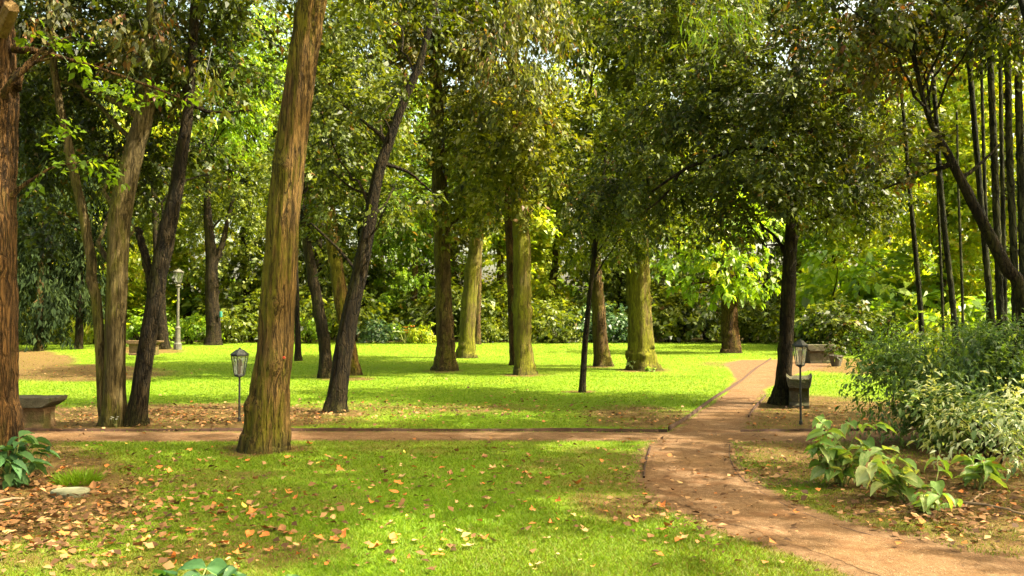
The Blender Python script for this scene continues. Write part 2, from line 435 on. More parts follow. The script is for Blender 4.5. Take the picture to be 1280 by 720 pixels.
def strip(name, A, B, mat, z, n=160, cross=6):
    a = spline([G(*p)[:2] for p in A], n); b = spline([G(*p)[:2] for p in B], n)
    r = np.random.default_rng(5)
    wob = lambda s: np.convolve(r.normal(size=n + 20), np.ones(7) / 7, 'same')[10:-10] * s
    a[:, 1] += wob(0.03); b[:, 1] += wob(0.03); a[:, 0] += wob(0.05); b[:, 0] += wob(0.05)
    V = []
    for j in range(cross + 1):
        t = 0.06 + 0.88 * j / cross; V.append(np.c_[a * (1 - t) + b * t, np.full(n, z)])
    V = np.stack(V, 1).reshape(-1, 3)
    idx = np.arange(n * (cross + 1)).reshape(n, cross + 1)
    Q = np.stack([idx[:-1, :-1], idx[:-1, 1:], idx[1:, 1:], idx[1:, :-1]], -1).reshape(-1, 4)
    me = np_mesh(name, V, Q, mat)
    o = mesh_obj(name, me); tag(o, kind='structure')
    return a, b

def path_mat():
    m, nt = new_mat('trodden earth')
    v = coords(nt)
    n1 = noise(nt, v, 0.9, 5, 0.6); n2 = noise(nt, v, 14, 6, 0.7); n3 = noise(nt, v, 90, 3, 0.6)
    col = ramp(nt, n2, [(0.3, (0.085, 0.044, 0.020)), (0.5, (0.13, 0.074, 0.036)), (0.72, (0.20, 0.126, 0.068))])
    col = mixc(nt, ramp(nt, n1, [(0.42, (0, 0, 0)), (0.65, (0.7, 0.7, 0.7))]), col, (0.13, 0.07, 0.025))
    col = mixc(nt, ramp(nt, n3, [(0.60, (0, 0, 0)), (0.70, (0.8, 0.8, 0.8))]), col, (0.36, 0.24, 0.15))
    n4 = noise(nt, v, 2.6, 4, 0.55, 0.8)
    col = mixc(nt, ramp(nt, n4, [(0.50, (0, 0, 0)), (0.62, (0.75, 0.75, 0.75))]), col, (0.105, 0.05, 0.02))
    vor = N(nt, 'ShaderNodeTexVoronoi'); vor.inputs['Scale'].default_value = 42; nt.links.new(v, vor.inputs['Vector'])
    peb = ramp(nt, vor.outputs['Distance'], [(0.12, (1, 1, 1)), (0.26, (0, 0, 0))])
    pm = math_(nt, 'MULTIPLY', peb, ramp(nt, noise(nt, v, 5, 2), [(0.48, (0, 0, 0)), (0.6, (0.8, 0.8, 0.8))]))
    col = mixc(nt, pm, col, (0.33, 0.24, 0.15))
    h = math_(nt, 'ADD', math_(nt, 'ADD', n2, math_(nt, 'MULTIPLY', n3, 0.5)), math_(nt, 'ADD', pm, n4))
    out(nt, principled(nt, col, 0.92, bump(nt, h, 0.8, 0.025), 0.12)); return m
M_PATH = path_mat()

# bare and worn patches in the grass (photo position of centre, half sizes, strength)
DIRT = [(215, 522, 215, 17, 1.0), (120, 528, 110, 15, 0.9), (470, 512, 200, 8, 0.55), (690, 510, 150, 6, 0.25), (85, 466, 120, 10, 0.95), (30, 450, 60, 12, 0.9),
        (800, 522, 75, 16, 0.7), (735, 488, 60, 4, 0.25), (905, 456, 42, 5, 0.42), (1010, 520, 120, 24, 0.95), (1120, 525, 120, 24, 0.95), (1085, 458, 90, 9, 0.9),
        (1015, 447, 40, 4, 0.8), (40, 625, 140, 62, 0.95), (-60, 600, 160, 60, 0.9), (60, 565, 50, 16, 0.7), (180, 690, 280, 45, 0.5), (310, 622, 200, 40, 0.42), (520, 600, 160, 20, 0.25), (450, 690, 120, 25, 0.22), (735, 585, 110, 34, 0.45), (790, 628, 80, 26, 0.6),
        (1200, 600, 190, 62, 1.0), (985, 575, 70, 40, 0.75), (1180, 655, 140, 30, 0.8), (1330, 640, 160, 80, 1.0), (330, 560, 60, 6, 0.6), (175, 438, 60, 5, 0.7),
        (425, 472, 50, 5, 0.4), (420, 517, 40, 7, 0.7), (555, 464, 30, 3, 0.5), (655, 469, 30, 3, 0.5), (805, 462, 35, 3, 0.5), (960, 690, 90, 30, 0.25), (600, 560, 260, 12, 0.35)]
def pathdist(x, y):
    """signed-ish metres outside the diagonal and cross paths (<=0 on them)"""
    return np.minimum(_pd(x, y, DL, DR), _pt(x, y))
def _pd(x, y, A, B):
    mid = (A + B) / 2; hw = np.linalg.norm(A - B, axis=1) / 2
    d = np.full(x.shape, 1e9)
    for i in range(0, len(mid), 2):
        d = np.minimum(d, np.hypot(x - mid[i, 0], y - mid[i, 1]) - hw[i] * 0.93)
    return d
def _pt(x, y):
    yf = np.interp(x, TF[:, 0], TF[:, 1]); yn = np.interp(x, TN[:, 0], TN[:, 1])
    return np.maximum(y - yf, yn - y)
BASES = [G(u, v)[:2].tolist() + [w] for u, v, w in ((12, 596, 0.9), (143, 533, 0.55), (171, 534, 0.5), (331, 562, 0.62), (408, 473, 0.5), (441, 474, 0.6), (418, 515, 0.5), (557, 463, 0.65), (582, 447, 0.7), (597, 430, 0.4), (655, 469, 0.65), (643, 455, 0.4), (727, 490, 0.4), (753, 459, 0.6), (803, 463, 0.9), (914, 441, 0.8), (976, 507, 0.7), (267, 432, 0.8), (203, 436, 0.7), (373, 452, 0.4))]
def bare(x, y):
    u, v = proj(x, np.maximum(y, 2.0))
    g = np.zeros_like(x)
    for cu, cv, ru, rv, s in DIRT:
        q = ((u - cu) / ru) ** 2 + ((v - cv) / rv) ** 2
        g = np.maximum(g, s * np.clip(1.35 - q * 0.75, 0, 1))
    w = 0.18 * np.sin(x * 2.1 + np.sin(y * 1.7) * 2) * np.sin(y * 2.6 + x * 0.9) + 0.12 * np.sin(x * 5.3 + y * 3.1) * np.sin(y * 6.7 - x * 2)
    g = np.clip(g + w * (0.3 + g) - 0.02, 0, 1)
    for bx, by, br in BASES:
        dd = np.hypot(x - bx, y - by) + 0.12 * np.sin(3 * np.arctan2(y - by, x - bx) + bx * 5)
        g = np.maximum(g, np.clip(1.5 - dd / br * 1.25, 0, 1) * 0.85)
    pd = pathdist(x, y)
    g = np.maximum(g, np.clip(1 - pd / np.where(y > 12.5, 0.15, 0.35), 0, 1) * 0.75)
    return g

def lawn_mat():
    m, nt = new_mat('lawn soil and turf')
    v = coords(nt)
    at = N(nt, 'ShaderNodeAttribute', attribute_name='bare')
    n1 = noise(nt, v, 0.6, 4, 0.6); n2 = noise(nt, v, 9, 6, 0.7); n3 = noise(nt, v, 60, 4, 0.7)
    g = ramp(nt, n2, [(0.3, (0.07, 0.115, 0.004)), (0.55, (0.11, 0.185, 0.005)), (0.75, (0.16, 0.235, 0.007))])
    g = mixc(nt, ramp(nt, n1, [(0.4, (0, 0, 0)), (0.62, (0.5, 0.5, 0.5))]), g, (0.15, 0.19, 0.015))
    d = ramp(nt, n3, [(0.3, (0.045, 0.024, 0.010)), (0.5, (0.095, 0.052, 0.020)), (0.7, (0.17, 0.10, 0.042))])
    d = mixc(nt, ramp(nt, n2, [(0.4, (0, 0, 0)), (0.6, (0.6, 0.6, 0.6))]), d, (0.125, 0.10, 0.022))
    ap = N(nt, 'ShaderNodeAttribute', attribute_name='trod')
    pc = ramp(nt, n2, [(0.3, (0.085, 0.044, 0.020)), (0.5, (0.13, 0.074, 0.036)), (0.72, (0.20, 0.126, 0.068))])
    kp = math_(nt, 'ADD', ap.outputs['Fac'], math_(nt, 'MULTIPLY', math_(nt, 'SUBTRACT', n2, 0.5), 1.4))
    d = mixc(nt, ramp(nt, kp, [(0.35, (0, 0, 0)), (0.65, (1, 1, 1))]), d, pc)
    k = math_(nt, 'ADD', at.outputs['Fac'], math_(nt, 'MULTIPLY', math_(nt, 'SUBTRACT', n2, 0.5), 0.9))
    msk = ramp(nt, k, [(0.28, (0, 0, 0)), (0.62, (1, 1, 1))])
    col = mixc(nt, msk, g, d)
    out(nt, principled(nt, col, 0.95, bump(nt, math_(nt, 'ADD', n3, n2), 0.8, 0.03), 0.1)); return m
M_LAWN = lawn_mat()
M_GROUND = plain_mat('woodland soil', (0.05, 0.04, 0.016), (0.13, 0.10, 0.035), 1.2, 0.95, 0.1, 0, 0.5, 0.05)

gnd = mesh_obj('ground', np_mesh('ground', [(-500, -300, 0), (500, -300, 0), (500, 900, 0), (-500, 900, 0)], [(0, 1, 2, 3)], M_GROUND))
tag(gnd, kind='structure')
TF = spline([G(*p)[:2] for p in TR_FAR], 60); TN = spline([G(*p)[:2] for p in TR_NEAR], 60)
DL, DR = strip('path', DIAG_L, DIAG_R, M_PATH, 0.0068, 220, 8)
_, _ = strip('cross_path', TR_NEAR, TR_FAR, M_PATH, 0.0054, 120, 5)

# lawn sheet: rows tighter near the camera
ys = 1 / np.linspace(1 / 2.5, 1 / 50.0, 260); xs = np.linspace(-1, 1, 240)
YY, XX = np.meshgrid(ys, xs, indexing='ij'); XX = XX * (4 + YY * 0.85)
V = np.c_[XX.ravel(), YY.ravel(), np.full(XX.size, 0.004)]
idx = np.arange(XX.size).reshape(XX.shape)
Q = np.stack([idx[:-1, :-1], idx[:-1, 1:], idx[1:, 1:], idx[1:, :-1]], -1).reshape(-1, 4)
me = np_mesh('lawn', V, Q, M_LAWN)
a = me.attributes.new('bare', 'FLOAT', 'POINT'); a.data.foreach_set('value', bare(XX.ravel(), YY.ravel()).astype(np.float32))
a = me.attributes.new('trod', 'FLOAT', 'POINT'); a.data.foreach_set('value', np.clip(1 - pathdist(XX.ravel(), YY.ravel()) / 0.35, 0, 1).astype(np.float32))
tag(mesh_obj('lawn', me), kind='structure')

# edging boards beside the paths
def edging(pts, h, label, w=0.02, n=60):
    c = spline([G(*p)[:2] for p in pts], n)
    r = np.random.default_rng(len(label))
    t = np.gradient(c, axis=0); t /= np.linalg.norm(t, axis=1)[:, None]; nn = np.c_[-t[:, 1], t[:, 0]]
    hh = h * (1 + 0.25 * np.convolve(r.normal(size=n), np.ones(5) / 5, 'same'))
    prof = [(-w / 2, 0, -0.05), (-w / 2, 1, 0), (w / 2, 1, 0), (w / 2, 0, -0.05)]
    V = np.stack([np.c_[c + nn * p[0], hh * p[1] + p[2]] for p in prof], 1).reshape(-1, 3)
    idx = np.arange(n * 4).reshape(n, 4); Q = []
    for j in range(3): Q.append(np.stack([idx[:-1, j], idx[:-1, j + 1], idx[1:, j + 1], idx[1:, j]], -1))
    Q = np.vstack(Q + [idx[0][None, :], idx[-1][None, ::-1]])
    base = np.array([*c[0], 0]); V = V - base
    o = mesh_obj('path_edging', np_mesh('path_edging', V, Q, M_EDGE), loc=base)
    tag(o, label, 'path edging', 'edging boards along the earth paths')
edging([(-420, 540), (0, 539.5), (200, 539.5), (420, 539.5), (620, 539.5), (834, 540.5)], 0.045, 'long dark edging along the back of the cross path in front of the stone bench')
edging([(836, 539), (866, 519), (893, 499), (925, 478), (947, 460), (964, 449)], 0.055, 'dark edging board climbing along the left side of the narrow far path')
edging([(805, 598), (807, 580), (813, 560)], 0.022, 'short dark edging board at the corner of the front lawn beside the path', n=24)
edging([(912, 556), (913, 575), (930, 601), (965, 623), (1005, 642), (1062, 662), (1120, 677)], 0.005, 'low curved edging strip along the right side of the near path', 0.012)
edging([(926, 540), (1000, 539.5), (1080, 539), (1200, 538.5)], 0.035, 'dark edging board behind the right branch of the cross path below the lamp')
edging([(936, 522), (946, 508), (957, 496)], 0.035, 'short dark edging board left of the trunk beside the right lamp', n=20)

# ------------------------------------------------------------------ grass
def grass(n, vlo, vhi, wpx, hgt, seed):
    r = np.random.default_rng(seed)
    u = r.uniform(-60, 1340, n); v = r.uniform(vlo, vhi, n)
    k = (CY - v) / F
    ry = ct - k * st; rz = st + k * ct
    s = -EYE / rz; x = (u - CX) / F * s; y = ry * s
    b = bare(x, y); pd = pathdist(x, y)
    keep = (r.random(n) > b * 0.93) & (pd > 0.02 + 0.1 * r.random(n)) & (y < 49.3)
    x, y, b = x[keep], y[keep], b[keep]; n = len(x)
    w = wpx * y / F * r.uniform(0.7, 1.4, n); h = hgt * r.uniform(0.5, 1.3, n) * (1 - 0.4 * b) + w * 0.8
    a = r.uniform(0, 2 * PI, n); lean = r.uniform(0.3, 1.5, n) * h; la = r.uniform(0, 2 * PI, n)
    p = np.c_[x, y, np.full(n, 0.002)]
    dx = np.c_[np.cos(a), np.sin(a), np.zeros(n)] * (w / 2)[:, None]
    tip = p + np.c_[np.cos(la) * lean, np.sin(la) * lean, h]
    V = np.stack([p - dx, p + dx, tip], 1).reshape(-1, 3)
    patch = 0.15 * np.sin(x * 0.9 + np.sin(y * 0.5)) * np.sin(y * 0.7 + x * 0.4) + 0.10 * np.clip(np.sin(x * 1.9 + 2 * np.sin(y * 0.8)) * np.sin(y * 1.3 - x * 0.7), -1, 0.4) + 0.06 * np.sin(x * 3.1 + y) * np.sin(y * 2.3)
    back = np.clip((y - 12.5) / 3, 0, 1)
    T = np.clip(0.475 + 0.07 * back + patch * (1 - 0.3 * back) + r.normal(size=n) * (0.12 - 0.08 * back) - b * 0.30, 0.01, 0.99)
    return V, T
Vs, Ts = [], []
for n, lo, hi, wp, h, s in ((210000, 560, 745, 1.25, 0.022, 1), (170000, 470, 562, 0.9, 0.016, 2), (120000, 424, 472, 0.7, 0.012, 3)):
    V, T = grass(n, lo, hi, wp, h, s); Vs.append(V); Ts.append(T)
V = np.vstack(Vs); T = np.concatenate(Ts)
tag(mesh_obj('grass', np_mesh('grass', V, np.arange(len(V)).reshape(-1, 3), M_GRASS, T)), 'short green grass of the park lawns', 'grass', kind='stuff')

# ------------------------------------------------------------------ trees
def mblobs(blobs, Y):
    """(u, v, half width px, half height px, depth offset m, half depth m[, density]) -> metres"""
    r = []
    for b in blobs:
        Yb = Y + b[4]
        r.append((P(b[0], b[1], Yb), (b[2] * Yb / F, b[5], b[3] * Yb / F), b[6] if len(b) > 6 else 1.0))
    return r

def limb_path(a, b, r, n=10, sag=0.12):
    a = np.asarray(a); b = np.asarray(b); L = np.linalg.norm(b - a)
    mid = a * 0.5 + b * 0.5 + r.normal(size=3) * L * 0.10 + np.array([0, 0, L * sag])
    q = a * 0.8 + b * 0.2 + np.array([0, 0, L * 0.10])
    w = spline([a, q, mid, b], n); w[1:-1] += r.normal(size=(n - 2, 3)) * L * 0.012
    return w

def tree(name, label, cat, Y, pts, bark, crowns, nb=8, sides=20, group=None, seed=1, flute=0.05, lump=0.07, flare=0.36, extra=(), limbr=0.3, bmin=2.2):
    """pts: trunk line in photo (u, v, width px) from the ground up; crowns: (blobs, material, leaf options)"""
    r = np.random.default_rng(seed)
    w3 = [np.r_[P(u, v, Y), w * Y / F / 2] for u, v, w in pts]
    base = np.array([w3[0][0], Y, 0.0])
    w3[0][2] = 0.0
    below = w3[0].copy(); below[2] = -0.15
    length = sum(np.linalg.norm(w3[i + 1][:3] - w3[i][:3]) for i in range(len(w3) - 1))
    nn = int(min(120, max(24, length * 12)))
    s = spline(w3, nn)
    path = s[:, :3]; rad = np.maximum(s[:, 3], 0.012)
    jit = np.convolve(r.normal(size=nn), np.ones(4) / 4, 'same') * rad * 0.07; path[2:, 0] += jit[2:]
    t = thing(name, base, label, cat, group)
    full = np.vstack([below[:3], path]); rr = np.r_[rad[0] , rad]
    V, Q = tube(full - base, rr, sides, flute, seed, flare, lump)
    trunk = mesh_obj('trunk', np_mesh('trunk', V, Q, bark, smooth=True), t)
    allb = []
    for blobs, mat, opt in crowns:
        mb = mblobs(blobs, Y); allb += mb
        V, Q, T = crown_data([(c - base, rd, k) for c, rd, k in mb], seed=seed * 7 + len(allb), **opt)
        mesh_obj('crown', np_mesh('crown', V, Q, mat, T), t)
    if allb:
        for i in range(nb):
            c, rd, k = allb[r.integers(len(allb))] if i >= len(allb) else allb[i]
            d = norm(r.normal(size=3)); tgt = c + d * np.array(rd) * 0.7
            hz = np.clip((tgt[2] - 0.4 * np.linalg.norm((tgt - path[-1])[:2]) - r.uniform(0, 1)), bmin, path[-1][2])
            j = int(np.argmin(np.abs(path[:, 2] - hz)))
            r0 = max(0.02, min(0.11, rad[j] * limbr))
            lp = limb_path(path[j], tgt, r)
            V, Q = tube(lp - base, np.linspace(r0, 0.008, len(lp)), 6)
            mesh_obj('branch', np_mesh('branch', V, Q, bark, smooth=True), t)
    for e in extra:                              # named limbs: photo line at depth Y+dy
        dy, line, *nm = e
        w = spline([np.r_[P(u, v, Y + dy * k / max(1, len(line) - 1)), wd * Y / F / 2] for k, (u, v, wd) in enumerate(line)], 22)
        jt = r.normal(size=(22, 3)) * w[:, 3:4] * 0.15; jt[0] = 0
        V, Q = tube(w[:, :3] + jt - base, np.maximum(w[:, 3], 0.006), 8, 0.04, seed + 3)
        mesh_obj('branch', np_mesh('branch', V, Q, bark, smooth=True), t)
    return t, trunk, base

GT = 'park trees standing on the lawns'
o_dark = dict(L=0.10, W=0.055, lad=2.4, per=24, spray=0.35, hang=0.3, gap=0.12)
o_far = dict(L=0.16, W=0.09, lad=1.9, per=24, spray=0.5, hang=0.3, gap=0.12, wl=1.8)
o_hang = dict(L=0.16, W=0.055, lad=1.7, per=30, spray=0.8, hang=1.1, gap=0.15, up=0.3, wl=1.5)

# A: far left
tA, trA, bA = tree('tree', 'thick reddish barked tree cut by the left edge, with broad leaves at its foot', 'tree', 8.7,
     [(-10, 596, 70), (-12, 500, 62), (-14, 380, 60), (-16, 200, 62), (-18, 60, 64), (-26, -120, 60), (-30, -260, 52)], B_RED,
     [([(60, 48, 34, 9, -0.3, 0.35, 1.5), (88, 70, 20, 7, -0.3, 0.2, 1.5), (90, 208, 46, 14, 0.2, 0.5, 1.6), (160, 105, 45, 14, 0.4, 0.45, 1.6), (215, 128, 36, 12, 0.5, 0.35, 1.5), (75, 160, 30, 9, 0, 0.25, 1.0)],
       M_BRIGHT, dict(L=0.075, W=0.05, lad=1.8, per=14, spray=0.22, hang=0.2, gap=-0.1, up=0.7, tmean=0.45)),
      ([(60, -190, 260, 110, 0, 2.0, 0.5)], M_HOLM, o_dark)], nb=2, sides=40, seed=3, flute=0.06, lump=0.06,
     extra=[(0.1, [(15, 110, 24), (30, 85, 9), (60, 56, 4), (88, 46, 2)]), (0.2, [(8, 250, 9), (35, 228, 5), (70, 208, 3), (120, 202, 2)]),
            (0.4, [(15, 60, 12), (80, 72, 5), (160, 98, 4), (225, 122, 2)])])
stub = MB(); a0 = P(2, 40, 8.55) - bA; b0 = P(15, 8, 8.25) - bA
stub.bar(a0, b0, 0.075, 0.06, 12); stub.build('broken_limb', M_CUT, tA, rough=0.008)

# B: pale twin trunk, C: dark leaning trunk
tree('tree', 'straight pale barked trunk with a slimmer twin stem, left of the dark leaning tree', 'tree', 12.7,
     [(143, 532, 27), (144, 440, 25), (147, 340, 25), (152, 260, 25), (170, 180, 24), (186, 110, 22), (196, -20, 20), (200, -150, 16)], B_PALE,
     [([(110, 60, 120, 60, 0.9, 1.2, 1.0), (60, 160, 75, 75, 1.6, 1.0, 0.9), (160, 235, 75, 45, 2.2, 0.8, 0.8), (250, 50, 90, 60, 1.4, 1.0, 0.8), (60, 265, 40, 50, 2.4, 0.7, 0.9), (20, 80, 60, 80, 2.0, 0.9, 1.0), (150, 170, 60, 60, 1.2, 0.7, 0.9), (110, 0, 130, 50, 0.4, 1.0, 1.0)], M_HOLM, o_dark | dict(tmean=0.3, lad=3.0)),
      ([(170, 40, 70, 50, -0.5, 0.4, 0.9), (60, 20, 60, 40, -0.4, 0.5, 0.9), (205, 120, 40, 45, 0.5, 0.4, 0.8)], M_RUST, o_dark | dict(hang=0.8, brown=0.12))], nb=8, seed=5,
     extra=[(0.05, [(131, 528, 13), (126, 440, 13), (116, 340, 13), (98, 240, 12), (72, 120, 10), (60, 0, 8)]),
            (0.3, [(178, 150, 10), (130, 120, 6), (70, 100, 3)])])
tree('tree', 'dark leaning tree with a forked stub, right of the pale twin trunk', 'tree', 12.7,
     [(171, 533, 25), (176, 480, 21), (189, 400, 20), (203, 320, 20), (218, 250, 17), (232, 160, 14), (238, 100, 12), (246, -40, 10)], B_DARK,
     [([(235, 90, 80, 60, 0.6, 0.9, 1.1), (300, 10, 60, 40, 0.8, 0.8, 0.8), (195, 190, 55, 60, 1.2, 0.8, 0.9), (255, 190, 35, 40, 1.6, 0.6, 0.7), (165, 0, 80, 40, 0.2, 0.8, 1.0), (290, -10, 70, 45, 0.3, 0.9, 0.8)], M_HOLM, o_dark | dict(tmean=0.36)),
      ([(225, 40, 60, 55, -0.3, 0.5, 0.7)], M_OLIVE, o_hang)], nb=6, seed=8,
     extra=[(0.1, [(193, 380, 16), (186, 340, 12), (178, 305, 10), (172, 285, 8)]), (0.4, [(236, 130, 7), (265, 140, 4), (315, 138, 2)])])

# D: hero trunk
tD, trD, bD = tree('tree', 'thick mossy leaning tree with furrowed bark in front of the cross path', 'tree', 10.4,
     [(331, 560, 57), (335, 520, 52), (341, 450, 45), (348, 360, 41), (356, 260, 39), (368, 150, 37), (381, 60, 36), (390, 0, 35), (405, -120, 33), (416, -260, 27)], B_MOSS,
     [([(420, -190, 190, 80, 0, 1.6, 0.6)], M_OLIVE, o_dark), ([(500, -30, 150, 42, 1.5, 1.5, 0.8), (300, -20, 80, 40, 2.0, 1.0, 0.7)], M_HOLM, o_dark)], nb=7, sides=56, seed=13, flute=0.055, lump=0.04, flare=0.12, bmin=6.3)
mk = MB(); c = P(355, 447, 10.4 - 0.225) - bD; mk.lathe([(0.017, 0), (0.012, 0.012)], 10); o = mk.build('paint_mark', M_RED, tD); o.location = tuple(c); o.rotation_euler = (PI / 2, 0, 0)

# E pair, F dark leaner
tree('tree', 'slim dark tree curving left behind the dark leaning trunk, beside a broad mossy one', 'tree', 22.0,
     [(408, 473, 17), (405, 430, 15), (399, 390, 14), (390, 340, 13), (381, 285, 11), (374, 200, 9), (370, 100, 7)], B_DARK,
     [([(385, 190, 50, 75, -0.6, 1.3, 0.9), (370, 80, 45, 60, 0, 1.3, 0.7)], M_HOLM, o_far)], nb=4, seed=15)
tree('tree', 'broad mossy tree base hidden behind the dark leaning trunk', 'tree', 23.0,
     [(441, 474, 18), (436, 430, 17), (425, 370, 18), (416, 300, 17), (411, 250, 15), (408, 100, 10)], B_MOSS,
     [([(425, 190, 65, 80, -0.6, 1.6, 0.9), (430, 40, 70, 80, 0, 1.6, 0.8)], M_MID, o_far)], nb=5, seed=16)
tree('tree', 'dark bare trunk leaning right with a leafy crown, in front of the mossy tree base', 'tree', 14.4,
     [(418, 514, 25), (424, 470, 22), (437, 400, 21), (450, 340, 18), (461, 280, 16), (471, 225, 14), (487, 175, 12), (508, 120, 11), (526, 75, 9), (545, 0, 7)], B_DARK,
     [([(495, 130, 40, 55, -0.7, 0.5, 0.8), (470, 250, 28, 30, -0.5, 0.4, 0.5), (440, 150, 75, 75, 1.0, 1.2, 0.9), (410, 260, 45, 60, 1.4, 0.8, 0.6), (500, 250, 50, 60, 1.6, 0.8, 0.6), (430, 40, 70, 50, 0.8, 1.0, 0.55)], M_HOLM, o_dark)], nb=7, seed=18,
     extra=[(0.5, [(484, 180, 7), (470, 165, 5), (440, 140, 3), (415, 120, 2)]), (0.3, [(466, 245, 5), (440, 235, 3), (415, 215, 2)]), (0.3, [(478, 205, 6), (510, 215, 4), (540, 240, 2)])])

# G H I J K L M
tree('tree', 'upright brown trunk with olive crown left of the pale mossy trunk', 'tree', 25.0,
     [(557, 463, 26), (557, 430, 23), (555, 380, 21), (552, 300, 20), (549, 220, 18), (545, 120, 15), (540, 0, 12), (538, -120, 8)], B_BROWN,
     [([(580, 120, 75, 85, -0.8, 1.8, 0.9), (545, 220, 38, 70, -0.5, 0.9, 0.6), (510, 10, 85, 70, 0, 2.0, 1.0), (590, -50, 110, 60, 0, 2.5, 1.0), (600, 220, 50, 55, -0.6, 1.4, 0.8), (620, 20, 70, 60, 0, 2, 0.9)], M_OLIVE, o_far),
      ([(560, 45, 60, 45, -1.4, 1.4, 0.7), (505, 90, 30, 45, -0.8, 1.0, 0.6)], M_RUST, o_far)], nb=9, seed=21)
tree('tree', 'pale green mossy trunk leaning right, just right of the upright brown trunk', 'tree', 32.0,
     [(582, 447, 22), (584, 410, 20), (588, 360, 19), (595, 300, 17), (600, 250, 15), (606, 120, 11)], B_GREEN,
     [([(610, 160, 60, 110, -1.5, 2.4, 0.9), (600, 260, 45, 35, -1, 1.5, 0.7)], M_OLIVE, o_far)], nb=6, seed=23)
tree('tree', 'slim grey trunk behind the pale mossy trunk at the back of the lawn', 'tree', 46.0,
     [(597, 430, 8), (598, 380, 7), (599, 300, 7), (600, 200, 5)], B_BROWN,
     [([(600, 200, 40, 60, 0, 2.5, 0.6)], M_MID, o_far)], nb=3, seed=24, sides=10)
tree('tree', 'green mossy trunk mid lawn with a slim reddish stem close behind it', 'tree', 23.3,
     [(655, 469, 24), (654, 430, 23), (653, 380, 23), (652, 320, 22), (649, 260, 19), (645, 170, 15), (640, 60, 11), (636, -60, 8)], B_GREEN,
     [([(650, 165, 65, 85, -1.0, 1.8, 0.9), (690, 225, 50, 55, 0.5, 1.4, 0.8), (635, 235, 35, 35, -0.8, 1.0, 0.7)], M_OLIVE, o_far),
      ([(655, 60, 70, 80, -1.5, 1.5, 0.9)], M_OLIVE, o_hang | dict(L=0.18, W=0.055, tmean=0.42, brown=0.06))], nb=8, seed=26)
tree('tree', 'slim reddish trunk close behind the left side of the central mossy trunk', 'tree', 27.5,
     [(643, 455, 12), (641, 400, 11), (638, 330, 11), (635, 265, 10), (630, 150, 8)], B_RED,
     [([(628, 200, 45, 60, 0.5, 1.5, 0.7)], M_MID, o_far)], nb=4, seed=27, sides=12)
tree('tree', 'thin dark sapling leaning right on the open lawn', 'tree', 18.0,
     [(727, 490, 8.5), (730, 450, 7.5), (734, 400, 6.5), (739, 350, 6), (745, 300, 5), (752, 240, 4), (758, 180, 3)], B_DARK,
     [([(765, 225, 62, 62, -0.2, 1.1, 1.0), (740, 275, 40, 35, -0.3, 0.7, 0.9), (800, 285, 42, 32, 0.2, 0.7, 0.8)], M_HOLM, o_dark)], nb=5, seed=29, sides=10, flare=0.2)
tree('tree', 'tan trunk leaning left between the thin sapling and the broad mossy trunk', 'tree', 27.0,
     [(753, 459, 20), (751, 430, 18), (748, 380, 16), (745, 330, 14), (740, 260, 12), (735, 120, 9)], B_BROWN,
     [([(745, 200, 60, 90, -0.8, 2.0, 0.9), (735, 300, 40, 30, -0.6, 1.0, 0.7), (770, 20, 80, 80, 0, 2, 0.9)], M_MID, o_far)], nb=6, seed=31)
tree('tree', 'broadest mossy green trunk on the lawn, with small pale plants at its foot', 'tree', 25.2,
     [(803, 463, 35), (801, 430, 32), (799, 380, 30), (797, 330, 29), (795, 270, 25), (790, 180, 20), (785, 60, 14)], B_GREEN,
     [([(810, 170, 85, 85, -1.2, 2.0, 0.9), (795, 280, 55, 38, -1.0, 1.0, 0.9), (850, 50, 100, 75, 0, 2.4, 1.0), (740, 0, 90, 70, 0, 2.2, 1.0), (900, -30, 110, 60, 0, 2.2, 1.0), (850, 270, 45, 40, 0, 1.4, 0.8)], M_MID, o_far)], nb=9, sides=28, seed=33)
tree('tree', 'short reddish trunk under bright chestnut leaves at the far end of the lawn', 'tree', 36.2,
     [(914, 441, 23), (913, 415, 21), (912, 385, 20), (910, 340, 17), (905, 260, 12)], B_RED,
     [([(880, 330, 60, 45, -0.8, 2.0, 0.8), (935, 345, 45, 30, -0.8, 1.5, 0.8), (905, 270, 70, 45, 0, 2.2, 0.7)], M_BRIGHT, dict(L=0.26, W=0.15, lad=1.6, per=16, spray=0.5, hang=0.4, gap=0.1, up=0.75, tmean=0.55)),
      ([(895, 325, 45, 30, -1.6, 0.8, 0.5)], M_YELLOW, dict(L=0.26, W=0.15, lad=1.6, per=16, spray=0.5, hang=0.4, gap=0.1, up=0.75, tmean=0.6))], nb=7, seed=35)

